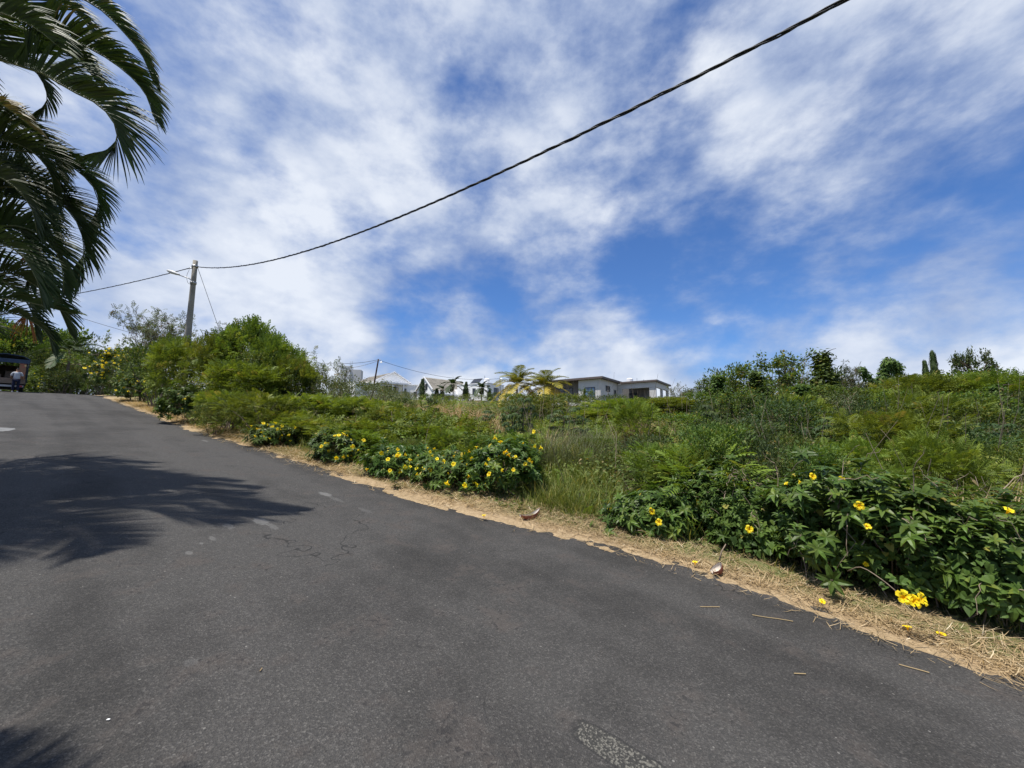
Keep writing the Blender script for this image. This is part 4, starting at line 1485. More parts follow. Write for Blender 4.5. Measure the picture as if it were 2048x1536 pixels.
T_ = [
    # key, name, label, cat, px, depth, top row, half width
    ('drytree0', 'bare_topped_tree', 'open tree with brown seed pods left of the concrete pole', 'tree', 318, 24, 620, 62),
    ('drytree1', 'bare_topped_tree', 'thin pod bearing tree just right of the concrete pole', 'tree', 425, 23, 650, 50),
    ('leub0', 'feathery_bush', 'tallest feathery bush right of the concrete pole', 'bush', 484, 19, 652, 46),
    ('leub1', 'feathery_bush', 'feathery bush at the right shoulder of the big green mass', 'bush', 545, 18.4, 682, 44),
    ('leub2', 'feathery_bush', 'feathery bush hiding the foot of the concrete pole', 'bush', 425, 18.8, 682, 40),
    ('leub2', 'feathery_bush', 'feathery bush sloping down at the right end of the green mass', 'bush', 588, 17.8, 726, 38),
    ('leub0', 'feathery_bush', 'feathery bush left of the concrete pole', 'bush', 350, 19.5, 690, 46),
    ('broad1', 'leafy_bush', 'leafy bush in the heart of the big green mass', 'bush', 520, 17.6, 712, 44),
    ('broad0', 'dark_bush', 'dark bush under the bare topped tree', 'bush', 312, 22.5, 696, 50),
    ('dark0', 'dark_bush', 'dark bush behind the green bush at the far verge', 'bush', 290, 28, 694, 42),
    ('leub1', 'feathery_bush', 'low feathery bush in front of the big green mass', 'bush', 500, 16.4, 738, 66),
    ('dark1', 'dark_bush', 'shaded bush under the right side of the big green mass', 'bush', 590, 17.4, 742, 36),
    ('leu0', 'feathery_shrub', 'bright feathery shrub behind the leafy roadside bush', 'shrub', 455, 13.6, 792, 46),
    ('leu1', 'feathery_shrub', 'bright feathery shrub left of the farthest low flower bush', 'shrub', 520, 12.6, 798, 50),
    ('olive0', 'weedy_shrub', 'weedy shrub with dry stems between roadside bush and feathery shrub', 'shrub', 432, 12.4, 815, 34),
    ('sparse', 'thin_tree', 'thin sparse tree with bare forked twigs left of the wooden pole', 'tree', 640, 19.5, 706, 46),
    ('leggy1', 'thin_tree', 'thin grey leaved tree beside the forked sparse tree', 'tree', 668, 20.5, 722, 30),
    ('grey0', 'grey_bush', 'grey green bush below the thin trees', 'bush', 655, 18, 758, 50),
    ('grey1', 'grey_bush', 'wide grey green bush below the wooden pole', 'bush', 735, 19, 765, 66),
    ('grey2', 'grey_bush', 'small grey green bush before the white porch', 'bush', 790, 22, 782, 36),
    ('leu2', 'feathery_shrub', 'bright low feathery shrub under the grey green bush', 'shrub', 625, 14, 796, 62),
    ('leuf0', 'feathery_shrub', 'feathery shrub in the middle of the left slope', 'shrub', 705, 14.5, 802, 64),
    ('leu1', 'feathery_shrub', 'feathery shrub below the two dry grass patches', 'shrub', 790, 13, 822, 60),
    ('leuf1', 'feathery_shrub', 'feathery shrub behind the left end of the big flower mass', 'shrub', 735, 11, 846, 62),
    ('leu0', 'feathery_shrub', 'feathery shrub behind the middle flower bush', 'shrub', 850, 11, 852, 60),
    ('leuf0', 'feathery_shrub', 'feathery shrub left of the dark saplings', 'shrub', 915, 12.5, 838, 56),
    ('leu2', 'feathery_shrub', 'low feathery shrub above the second flower bush', 'shrub', 610, 11.6, 836, 54),
    ('sap1', 'dark_shrub', 'small dark upright shrub in the middle of the dry grass', 'shrub', 866, 17, 788, 20),
    ('dark2', 'dark_shrub', 'small dark shrub behind the dry grass', 'shrub', 812, 19, 798, 22),
    ('sap0', 'sapling', 'tall dark sapling with drooping leaves left of centre slope', 'tree', 1035, 11, 792, 44),
    ('sap1', 'sapling', 'dark sapling with drooping leaves right of the tallest one', 'tree', 1135, 11.4, 818, 50),
    ('sap1', 'sapling', 'small dark sapling left of the tallest one', 'tree', 975, 13, 822, 28),
    ('olive1', 'weedy_shrub', 'weedy shrub below the coconut palms', 'shrub', 1060, 20, 800, 70),
    ('broad1', 'leafy_bush', 'leafy bush at the foot of the left coconut palm', 'bush', 1035, 30, 790, 34),
    ('broad2', 'leafy_bush', 'leafy bush under the porch of the grey house', 'bush', 1130, 32, 792, 50),
    ('leggy0', 'papaya_tree', 'slim tree with a leafy top before the grey house window', 'tree', 1174, 36, 776, 20),
    ('dark0', 'leafy_bush', 'dark bush below the side wall of the grey house', 'bush', 1215, 34, 792, 34),
    ('leub2', 'feathery_bush', 'bright green bush below the grey house corner', 'bush', 1250, 21.5, 802, 62),
    ('leub0', 'feathery_bush', 'bright green bush below the carport', 'bush', 1335, 21, 798, 62),
    ('leub1', 'feathery_bush', 'green bush left of the bright bush below the house', 'bush', 1175, 19, 822, 50),
    ('leggy1', 'small_tree', 'small loose tree right of the carport', 'tree', 1365, 42, 766, 26),
    ('grey1', 'grey_bush', 'grey green bush beyond the carport', 'bush', 1392, 40, 776, 36),
    ('broad0', 'leafy_bush', 'dark bush at the left foot of the vine covered trees', 'bush', 1420, 20, 786, 44),
    ('tower0', 'vine_covered_tree', 'short vine covered stump, leftmost of the vine towers', 'tree', 1457, 19.5, 748, 44),
    ('leggy0', 'leggy_tree', 'leggy tree with open crown and dead twigs among the vine towers', 'tree', 1560, 19, 708, 78),
    ('tower1', 'vine_covered_tree', 'vine covered stump in front of the leggy tree', 'tree', 1512, 18.5, 746, 46),
    ('tower1', 'vine_covered_tree', 'tall slim vine tower right of the leggy tree', 'tree', 1640, 18, 706, 54),
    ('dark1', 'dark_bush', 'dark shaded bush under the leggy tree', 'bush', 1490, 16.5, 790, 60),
    ('broad1', 'leafy_bush', 'leafy bush under the tall slim vine tower', 'bush', 1605, 16.5, 776, 62),
    ('dark2', 'dark_bush', 'dark bush between the vine tower and the dead vine arch', 'bush', 1690, 17, 782, 42),
    ('drytree1', 'dry_tree', 'dry pinkish twigs left of the dead vine arch', 'tree', 1700, 20, 724, 32),
    ('leub1', 'feathery_bush', 'green bush under the dead vine arch', 'bush', 1745, 18, 784, 56),
    ('leub2', 'feathery_bush', 'green bush below the slim conifers', 'bush', 1850, 19.5, 758, 60),
    ('leub0', 'feathery_bush', 'green bush below the umbrella crowned tree', 'bush', 1955, 19, 756, 60),
    ('leub1', 'feathery_bush', 'green bush at the right edge under the hedge line', 'bush', 2040, 18, 756, 56),
    ('dark0', 'dark_bush', 'dark hedge bush between the vine tower and the vine arch on the skyline', 'bush', 1690, 24, 766, 46),
    ('broad1', 'leafy_bush', 'hedge bush behind the leggy tree on the skyline', 'bush', 1560, 24, 762, 56),
    ('dark2', 'dark_bush', 'dark hedge bush left of the slim conifers on the skyline', 'bush', 1845, 25, 762, 46),
    ('broad2', 'leafy_bush', 'hedge bush under the umbrella crowned tree on the skyline', 'bush', 1930, 25, 750, 60),
    ('dark1', 'dark_bush', 'dark hedge bush left of the vine towers on the skyline', 'bush', 1440, 25, 770, 44),
    ('broad0', 'leafy_tree', 'bushy dark tree behind the leftmost vine tower', 'tree', 1480, 21, 738, 46),
    ('dark0', 'leafy_tree', 'bushy dusky tree behind the tall slim vine tower', 'tree', 1668, 21, 744, 36),
    ('sap0', 'sapling', 'dark sapling with drooping leaves at the left of the right slope', 'tree', 1425, 10.5, 806, 46),
    ('leggy0', 'leggy_tree', 'leafy young tree in front of the leftmost vine tower', 'tree', 1478, 13, 776, 54),
    ('tower0', 'vine_covered_tree', 'vine smothered stump halfway up the right slope', 'tree', 1606, 14, 768, 44),
    ('dark1', 'dark_bush', 'tall dusky bush halfway up the right slope', 'bush', 1545, 12.5, 796, 50),
    ('leggy1', 'leggy_tree', 'grey leaved young tree below the vine arch', 'tree', 1705, 13, 782, 46),
    ('sap1', 'sapling', 'dark sapling with drooping leaves left of the bright feathery shrub', 'tree', 1665, 9.5, 836, 50),
    ('broad0', 'leafy_bush', 'tall leafy bush behind the bright feathery shrub', 'bush', 1780, 14.5, 792, 52),
    ('leggy0', 'leggy_tree', 'leafy young tree below the slim conifers', 'tree', 1892, 13, 790, 58),
    ('sap0', 'sapling', 'dark sapling with drooping leaves near the right edge', 'tree', 1975, 9, 842, 52),
    ('tower1', 'vine_covered_tree', 'vine covered stump below the tree cut by the right edge', 'tree', 2012, 15, 768, 46),
    ('sap1', 'sapling', 'low dark sapling in front of the dusky bushes', 'tree', 1500, 8, 862, 44),
    ('column0', 'conifer_tree', 'slim dark conifer on the right skyline', 'tree', 1882, 60, 700, 13),
    ('column1', 'conifer_tree', 'shorter conifer standing against the slim one', 'tree', 1864, 62, 720, 11),
    ('umbrella', 'umbrella_tree', 'umbrella crowned dark tree on the right skyline', 'tree', 1960, 56, 704, 46),
    ('umbrella', 'umbrella_tree', 'dark tree cut by the right picture edge', 'tree', 2062, 60, 738, 34),
    ('dark0', 'dark_bush', 'dark bush behind the bright feathery shrub', 'bush', 1560, 11.5, 856, 62),
    ('dark1', 'dark_bush', 'dusky bush left of the bright feathery shrub', 'bush', 1650, 10.5, 860, 54),
    ('broad2', 'leafy_bush', 'shaded bush on the slope at far right', 'bush', 1985, 12, 826, 76),
    ('olive2', 'weedy_shrub', 'weedy shrub right of the bright feathery shrub', 'shrub', 1900, 10.5, 846, 76),
    ('leu0', 'feathery_shrub', 'bright yellow green feathery shrub on the right slope', 'shrub', 1800, 8.2, 836, 82),
    ('leuf1', 'feathery_shrub', 'feathery shrub behind the dark leaf rosettes', 'shrub', 1880, 6.2, 925, 88),
    ('leu2', 'feathery_shrub', 'feathery shrub at right edge above the creepers', 'shrub', 2010, 6.6, 905, 72),
    ('leu1', 'feathery_shrub', 'feathery shrub above the glossy leaved bush', 'shrub', 1350, 6.6, 902, 62),
    ('olive0', 'weedy_shrub', 'weedy shrub right of the tall grass clump', 'shrub', 1250, 8.4, 905, 62),
    ('olive2', 'weedy_shrub', 'weedy shrub behind the tangled creeper bush', 'shrub', 1520, 7.6, 915, 72),
    ('dark2', 'dark_bush', 'dark low bush on the slope right of centre', 'bush', 1430, 10.5, 868, 62),
    ('olive1', 'weedy_shrub', 'weedy shrub in the centre of the slope', 'shrub', 1310, 12, 868, 66),
    ('leuf0', 'feathery_shrub', 'pale feathery shrub in front of the bright green bush', 'shrub', 1230, 13.5, 866, 52),
    ('olive0', 'weedy_shrub', 'weedy shrub below the dusky bush', 'shrub', 1680, 7.0, 925, 70),
    ('leggy0', 'leggy_tree', 'smaller leggy tree left of the vine towers', 'tree', 1425, 21, 752, 40),
    ('leggy1', 'leggy_tree', 'thin leggy tree between the two tallest vine towers', 'tree', 1600, 18, 720, 50),
    ('dark0', 'dark_bush', 'dark bush on the slope below the leggy tree', 'bush', 1545, 14, 818, 56),
    ('dark2', 'dark_bush', 'dark bush on the slope below the vine arch', 'bush', 1720, 13.5, 826, 54),
    ('broad0', 'leafy_bush', 'green bush on the slope below the slim conifers', 'bush', 1835, 14.5, 806, 60),
    ('dark1', 'dark_bush', 'dark bush on the slope near the right edge', 'bush', 1950, 15, 800, 60),
    ('leuf0', 'feathery_shrub', 'feathery shrub poking up behind the creeper covered bush', 'shrub', 1420, 5.9, 915, 52),
    ('leuf1', 'feathery_shrub', 'feathery shrub between the weedy shrub and the leaf rosettes', 'shrub', 1740, 5.6, 935, 60),
    ('dark1', 'dark_bush', 'dusky bush in the middle of the right slope', 'bush', 1600, 8.6, 890, 52),
    ('broad1', 'leafy_bush', 'leafy bush low on the right slope beside the feathery shrub', 'bush', 1930, 7.6, 896, 60),
    ('broad2', 'leafy_bush', 'leafy bush behind the tall grass clump', 'bush', 1190, 9.6, 876, 40),
]
for i, (key, nm, lb, ct, px, d, pt, hw) in enumerate(T_):
    put_plant(PR[key], nm, lb, ct, px, d, pt, hw)

# rows of shrubs that make up the thicket, front to back
ORD = ('first', 'second', 'third', 'fourth', 'fifth', 'sixth', 'seventh', 'eighth', 'ninth')
KW = {'leu': ('feathery_shrub', 'feathery shrub'), 'leuf': ('feathery_shrub', 'feathery shrub'), 'broad': ('leafy_shrub', 'broad leaved shrub'), 'dark': ('dusky_shrub', 'dusky shrub'), 'olive': ('weedy_shrub', 'weedy shrub'), 'grey': ('pale_shrub', 'pale leaved shrub')}
rng = np.random.RandomState(207)
for (where, d0, x0_, x1_, n, top, jit, hw, kinds) in (
        ('front row above the creepers', 6.1, 1290, 2040, 8, 888, 36, 58, ('leuf', 'broad', 'dark', 'broad', 'leuf', 'dark', 'leu', 'broad')),
        ('second row on the right slope', 8.3, 1270, 2050, 9, 854, 34, 58, ('dark', 'broad', 'dark', 'olive', 'broad', 'dark', 'leu', 'dark', 'broad')),
        ('third row on the right slope', 11.2, 1250, 2060, 9, 824, 30, 58, ('leu', 'broad', 'dark', 'dark', 'broad', 'dark', 'leu', 'broad', 'dark')),
        ('back row below the vine trees', 14.6, 1400, 2060, 8, 798, 16, 56, ('dark', 'broad', 'leu', 'dark', 'broad', 'leu', 'broad', 'dark')),
        ('row behind the big flower mass', 9.9, 690, 1060, 5, 868, 14, 44, ('leu', 'olive', 'leuf', 'broad', 'leu')),
        ('middle row of the left slope', 12.6, 560, 960, 6, 838, 14, 48, ('leuf', 'leu', 'olive', 'leu', 'broad', 'leuf')),
        ('back row of the left slope', 15.6, 610, 800, 4, 812, 8, 44, ('leu', 'broad', 'leuf', 'leu')),
        ('row below the house plot', 24, 1010, 1400, 7, 812, 8, 40, ('broad', 'olive', 'leu', 'dark', 'leu', 'broad', 'leuf'))):
    for i in range(n):
        key = kinds[i]
        var_ = rng.randint(2 if key == 'leuf' else 3)
        px = x0_ + (x1_ - x0_) * (i + .5) / n + rng.uniform(-.3, .3) * (x1_ - x0_) / n
        put_plant(PR['%s%d' % (key, var_)], KW[key][0], '%s, %s from the left in the %s' % (KW[key][1], ORD[i], where), 'shrub', px, d0 * rng.uniform(.93, 1.08), top + rng.uniform(-jit, jit) * .9, hw * rng.uniform(.75, 1.25), where)

# garden trees before the white houses
for (key, lb, px, d, pt, hw) in (('column0', 'slim mast tree before the tall gable wall', 844, 84, 757, 9), ('column1', 'slim mast tree at the right end of the shingle roof', 932, 82, 763, 8),
                                 ('column0', 'short mast tree beside the two storey house', 979, 80, 779, 7), ('column1', 'short mast tree at the right foot of the gable wall', 873, 84, 776, 8)):
    put_plant(PR[key], 'mast_tree', lb, 'tree', px, d, pt, hw, 'mast trees before the white houses')
for (key, lb, px, d, pt, hw) in (('grey0', 'garden bush before the flat roofed link', 812, 78, 784, 20), ('broad0', 'garden bush at the foot of the gable wall', 858, 76, 790, 16), ('dark1', 'garden bush left of the dark garden palm', 890, 74, 790, 16),
                                 ('broad2', 'garden bush below the two storey house', 945, 70, 791, 24), ('olive1', 'pale garden bush between the mast trees', 910, 70, 793, 20), ('dark2', 'garden bush beside the left coconut palm', 992, 64, 786, 20),
                                 ('broad1', 'garden bush left of the white porch', 742, 70, 772, 24)):
    put_plant(PR[key], 'garden_bush', lb, 'bush', px, d, pt, hw, 'garden bushes before the white houses')

# trees and hedges beyond the junction on the left
for (key, nm, lb, px, d, pt, hw) in (
        ('mid0', 'broad_tree', 'broad green tree above the blue truck', 20, 50, 655, 66), ('middark0', 'broad_tree', 'dark tree behind the low palm fronds', 95, 56, 668, 60),
        ('mid1', 'broad_tree', 'tree left of the leaning slim trunk', 110, 50, 706, 36), ('middark1', 'broad_tree', 'dark tree between slim trunk and flowering bush', 200, 54, 700, 34),
        ('mid1', 'broad_tree', 'tall pale tree at the left picture edge', -70, 52, 640, 70), ('leantree', 'slim_tree', 'slim leaning tree with a loose crown at the junction', 172, 40, 664, 34),
        ('middark0', 'broad_tree', 'low dark tree behind the flowering corner bush', 250, 60, 700, 42), ('middark1', 'broad_tree', 'dark tree just right of the truck', 62, 48, 700, 34)):
    put_plant(PR[key], nm, lb, 'tree', px, d, pt, hw)
flower_bush('yellow green hedge bush beside the truck at the junction', 74, 41, 746, 28, 22, 921, 300, 0, .22, fsize=1.8, mat='vine', low=.02, group='hedges beyond the junction')
for (key, lb, px, d, pt, hw) in (('dark0', 'dark hedge bush below the leaning trunk', 128, 40.5, 744, 26), ('dark1', 'dark hedge bush at the corner of the side road', 165, 42, 752, 24), ('olive1', 'round pale hedge bush behind the dark hedge', 118, 43, 732, 24),
                                 ('broad0', 'hedge bush behind the yellow green hedge', 85, 45, 735, 26), ('broad2', 'hedge bush at the right end of the side road hedge', 196, 41, 756, 18),
                                 ('dark2', 'tall dark hedge bush left of the flowering corner bush', 205, 46, 726, 34), ('broad1', 'tall hedge bush behind the leaning trunk', 155, 48, 722, 40), ('dark1', 'tall hedge bush behind the thin grey post', 100, 50, 722, 44),
                                 ('broad0', 'tall hedge bush behind the truck', 40, 52, 722, 48), ('dark0', 'hedge bush behind the flowering corner bush', 262, 45, 732, 44)):
    put_plant(PR[key], 'hedge_bush', lb, 'bush', px, d, pt, hw, 'hedges beyond the junction')

# ------------------------------------------------------------------ dead trunk with creepers forming an arch on the right skyline
b = base_at(1770, 23)
root = empty('vine_arch_tree', b, 'dead tree smothered in creepers with a sideways limb on the right skyline', 'tree')
rng = np.random.RandomState(31)
mb = MB()
L = Leaves()
limbs = [[(1768, 800), (1764, 770), (1770, 745), (1776, 716)], [(1768, 790), (1745, 765), (1728, 745), (1722, 734)], [(1766, 765), (1790, 756), (1812, 758), (1822, 752)], [(1776, 722), (1792, 728), (1796, 745)]]
for li, l in enumerate(limbs):
    pts = np.array([P(x, y, 23 + .3 * math.sin(li * 2 + k)) for k, (x, y) in enumerate(l)]) - b
    if li == 0:
        pts[0][2] = -.1
    C = catmull(pts, 14)
    mb.tube(C, np.linspace(.13, .04, 14) * (1 if li == 0 else .7), 6)
    N = (1900, 600, 800, 500)[li]
    u = rng.rand(N)
    ctr = np.stack([np.interp(u, np.linspace(0, 1, 14), C[:, j]) for j in range(3)], -1)
    rad = np.interp(u, [0, .4, 1], [(.9, .5, .30), (.5, .35, .22), (.3, .22, .12), (.3, .35, .3)][li])
    off = rvec(rng, N)
    off[:, 2] = off[:, 2] * .8 - .35
    pos = ctr + off * (rad * rng.rand(N) ** .4)[:, None]
    L.add('heart', pos, off * .5 + np.array([0, 0, -.6]) + rvec(rng, N) * .5, off + np.array([0, 0, .6]), .13 * rng.uniform(.6, 1.3, N), np.clip(.42 + rng.normal(0, .2, N), 0, .95))
mb.build('trunk', M['bark'], root, True)
mesh_obj('crown', L.data('crown', M['broad']), root)

# ------------------------------------------------------------------ ground cover: weeds, grasses, straw (uncountable)
def in_view(n, rng, dmin, dmax, pxa=-60, pxb=2110, power=1.6):
    d = (dmin ** (1 / power) + (dmax ** (1 / power) - dmin ** (1 / power)) * rng.rand(n)) ** power
    px = rng.uniform(pxa, pxb, n)
    x = (px - 1024) / FPX * d
    y = d * CP
    for _ in range(4):
        z = ground_z(x, y)
        y = (d - (z - CAMZ) * SP) / CP
    s, c = s_c(x, y)
    return x, y, ground_z(x, y), s, c - edge(s), d


rng = np.random.RandomState(5)
for (nm, lb, mt, sets, nz) in (
        ('undergrowth', 'tangle of low green weeds covering the slope', 'olive', (('ovate', 40000, .08, 3.2, 12, .5), ('narrow', 40000, .14, 4, 20, .7), ('ovate', 40000, .15, 10, 46, .9)), 41),
        ('feathery_undergrowth', 'low feathery seedlings spread through the weeds of the slope', 'leucaena', (('bip', 7000, .22, 4.5, 16, .7), ('bip_lo', 16000, .30, 9, 30, 1.0), ('bip_lo', 9000, .48, 22, 62, 1.4)), 42),
        ('leafy_undergrowth', 'dark broad leaved weeds in the hollows of the slope', 'broad', (('heart', 16000, .07, 3.2, 10, .5), ('ovate', 30000, .13, 6, 26, .8)), 43)):
    L = Leaves()
    for (tn, n, size, dmin, dmax, hmax) in sets:
        x, y, z, s, u, d = in_view(n, rng, dmin, dmax)
        pn = vnoise(x * .7, y * .7, nz)
        k = (u > .72 + .25 * vnoise(s * 1.3, u * 0, 17)) & (s < 52) & (rng.rand(n) < .55 + .5 * pn)
        x, y, z, u, d, pn = x[k], y[k], z[k], u[k], d[k], pn[k]
        hh = hmax * (.3 + .7 * np.clip(pn, 0, 1)) * sstep(.5, 3.0, u)
        if mt == 'leucaena':
            q_ = (1024 + FPX * x / d < 1380) | (rng.rand(len(x)) < .3)
            x, y, z, u, d, pn, hh = x[q_], y[q_], z[q_], u[q_], d[q_], pn[q_], hh[q_]
        px_ = 1024 + FPX * x / d
        hh = hh * np.where((px_ > 670) & (px_ < 1400) & (d > 13), .35, 1)
        pos = np.stack([x, y, z + rng.rand(len(x)) ** 1.2 * (hh + .05)], -1)
        dr = rvec(rng, len(x))
        dr[:, 2] = np.abs(dr[:, 2]) * .7
        L.add(tn, pos, dr, np.array([0, 0, 1.]) + rvec(rng, len(x)) * .6, size * rng.uniform(.6, 1.3, len(x)), np.where(rng.rand(len(x)) < .05, 1.0, np.clip(.45 + .25 * vnoise(x * 1.7, y * 1.7, nz + 9) + rng.normal(0, .15, len(x)), 0, .93)))
    tag(mesh_obj(nm, L.data(nm, M[mt])), lb, kind='stuff')


def open_patch(px, d):
    """grass gap and dry grass clearings, where no thicket grows"""
    m = (px > 1070) & (px < 1235) & (d > 5) & (d < 8.8)
    m |= (px > 765) & (px < 1000) & (d > 15) & (d < 27)
    m |= (px > 1190) & (px < 1340) & (d > 9.5) & (d < 14)
    return m


# dense low hedge along the far side of the side road
rng = np.random.RandomState(14)
n = 16000
s = rng.uniform(61.5, 72, n)
c = rng.uniform(-12, 16, n)
x, y = x_y(s, c)
pos = np.stack([x, y, ground_z(x, y) + rng.rand(n) * (1.7 + .5 * vnoise(x, y, 91))], -1)
L = Leaves()
L.add('ovate', pos, rvec(rng, n) + np.array([0, 0, .3]), np.array([0, 0, 1.]) + rvec(rng, n) * .6, .26 * rng.uniform(.6, 1.3, n), np.clip(.4 + .2 * vnoise(x * 2, y * 2, 92) + rng.normal(0, .15, n), 0, .93))
tag(mesh_obj('hedge_undergrowth', L.data('hedge_undergrowth', M['broad'])), 'dense leafy undergrowth beyond the side road', kind='stuff')

rng = np.random.RandomState(15)
for (nm, lb, mt, nz, groups) in (
        ('weed_thicket', 'waist high thicket of mixed weeds between the bushes', 'olive', 61, (('ovate', 3600, 12, .055, 3.6, 14), ('narrow', 2600, 12, .09, 3.6, 14), ('ovate', 4200, 12, .09, 12, 50))),
        ('feathery_thicket', 'thicket of young feathery shrubs spread over the slope', 'leucaena', 67, (('bip', 900, 6, .20, 4.2, 11), ('bip_lo', 2600, 6, .25, 8, 24), ('bip_lo', 1700, 6, .38, 20, 60))),
        ('dusky_thicket', 'dusky thicket under the vine covered trees on the right', 'dark', 71, (('leaf_lo', 3600, 12, .10, 5.5, 24), ('narrow', 2600, 12, .13, 5.5, 24))),
        ('leafy_thicket', 'thicket of broad leaved shrubs spread over the slope', 'broad', 73, (('leaf_lo', 3000, 12, .085, 3.6, 14), ('ovate', 4200, 12, .11, 10, 50)))):
    L = Leaves()
    for (tn, n, per, size, dmin, dmax) in groups:
        x, y, z, s, u, d = in_view(n, rng, dmin, dmax)
        px = 1024 + FPX * x / d
        spn = vnoise(x * .45, y * .45, nz) + .5 * vnoise(x * 1.4, y * 1.4, nz + 1)
        k = (u > 1.15) & (s < 50) & (spn > -.05) & ~open_patch(px, d)
        if mt == 'dark':
            k = k & (px > 1330) & (px < 2100)
        if mt == 'leucaena':
            k = k & ((px < 1380) | (rng.rand(len(px)) < .35))
        x, y, z, u, d = x[k], y[k], z[k], u[k], d[k]
        hc = (.50 + .62 * vnoise(x * .8, y * .8, 81) + .32 * vnoise(x * 2.3, y * 2.3, 82)) * np.interp(u, [1, 2, 4, 10, 25], [.40, .65, .75, .95, 1.2])
        px = px[k]
        hc = hc * np.where((px > 670) & (px < 1400) & (d > 13), .4, 1)
        hc = np.maximum(hc, .10)
        cz = z + hc * rng.uniform(.35, 1.0, len(x)) ** .7
        rc = np.minimum(.10 + .010 * d, .4)
        cc = np.repeat(np.stack([x, y, cz], -1), per, 0)
        off = rvec(rng, len(cc)) * (rng.rand(len(cc), 1) ** .5) * np.repeat(rc, per)[:, None]
        off[:, 2] *= .8
        pos = cc + off
        dr = nrm(off) * .8 + rvec(rng, len(cc)) * .6 + np.array([0, 0, .35])
        cv = np.repeat(.45 + .2 * vnoise(x * 2.1, y * 2.1, nz + 5) + rng.normal(0, .13, len(x)), per)
        var = np.where(rng.rand(len(cc)) < .04, 1.0, np.clip(cv + rng.normal(0, .13, len(cc)), 0, .94))
        L.add(tn, pos, dr, np.array([0, 0, 1.]) + rvec(rng, len(cc)) * .5 + nrm(off) * .3, size * rng.uniform(.6, 1.35, len(cc)), var)
    tag(mesh_obj(nm, L.data(nm, M[mt])), lb, kind='stuff')
# bare stems and dead sticks standing in the thicket
mb = MB()
x, y, z, s, u, d = in_view(900, rng, 4, 34)
for i in range(900):
    if u[i] < 1.2 or s[i] > 48:
        continue
    h = rng.uniform(.5, 1.7) * min(1.4, .6 + u[i] * .1)
    b0 = np.array([x[i], y[i], z[i] - .05])
    branch_to(mb, rng, b0, b0 + np.array([rng.normal(0, .3), rng.normal(0, .3), h]), .008, .003, n=4, sides=3, wob=.5, up=.05)
tag(mb.build('dead_sticks', M['twig']), 'bare sticks and dead stems standing in the thicket', kind='stuff')


def tufts(name, label, centres, n_blade, length, mat, seed, spread=.18, tilt=.5, width=.012, vr=(.3, .25)):
    rng = np.random.RandomState(seed)
    V, T = tmpl_blade(width / length, .35)
    TL['_b'] = (V, T)
    L = Leaves()
    for (x, y, z, k) in centres:
        n = int(n_blade * k)
        a = rng.rand(n) * 6.28
        r = np.sqrt(rng.rand(n)) * spread * k ** .5
        pos = np.stack([x + r * np.cos(a), y + r * np.sin(a), np.full(n, z - .02)], -1)
        a2 = a + rng.normal(0, .8, n)
        tl = np.abs(rng.normal(0, tilt, n))
        d = np.stack([np.cos(a2) * tl, np.sin(a2) * tl, np.ones(n)], -1)
        up = np.stack([-np.cos(a2), -np.sin(a2), tl * .2], -1) * -1
        L.add('_b', pos, d, up, length * rng.uniform(.45, 1.15, n), np.clip(vr[0] + rng.normal(0, vr[1], n), 0, 1))
    return tag(mesh_obj(name, L.data(name, M[mat])), label, kind='stuff')


rng = np.random.RandomState(8)
# tall green-yellow grass: gap between the flower mass and the right bushes, tufts along the bush feet
cen = []
for k in range(120):
    px, d = rng.uniform(1075, 1235), rng.uniform(5.4, 8.6)
    q = base_at(px, d)
    s, c = s_c(q[0], q[1])
    if c - edge(s) > .75:
        cen.append((*q, rng.uniform(.6, 1.3)))
for k in range(70):
    px, d = rng.uniform(1100, 1700), rng.uniform(8, 13)
    cen.append((*base_at(px, d), rng.uniform(.5, 1.1)))
for k in range(60):
    s = rng.uniform(1, 14)
    c = edge(s) + rng.uniform(.7, 1.3)
    x, y = x_y(s, c)
    cen.append((x, y, float(ground_z(x, y)), rng.uniform(.25, .6)))
tufts('tall_grass', 'tall green grass gone partly yellow between the flowering bushes', cen, 60, .46, 'grass', 51, .28, .8, .010, (.48, .26))
# dry standing grass patches on the slope
cen = []
for (pa, pb, da, db, n) in ((770, 850, 19, 26, 60), (850, 920, 18, 26, 90), (900, 990, 16, 22, 80), (930, 1000, 12, 15, 30), (1075, 1110, 9, 11, 8), (1230, 1330, 10, 15, 12),  (1900, 2060, 4.2, 5.5, 6)):
    for k in range(n):
        cen.append((*base_at(rng.uniform(pa, pb), rng.uniform(da, db)), rng.uniform(.5, 1.2)))
tufts('dry_grass', 'patches of tall straw coloured grass on the slope', cen, 60, .85, 'dry', 52, .32, .4, .016, (.5, .25))
# grey green fine stalks in the grass gap
cen = [(*base_at(rng.uniform(1080, 1210), rng.uniform(8, 10.5)), rng.uniform(.6, 1.2)) for k in range(60)]
tufts('stalk_grass', 'fine grey green stalks behind the tall grass', cen, 40, .95, 'grey', 53, .3, .3, .010, (.6, .2))
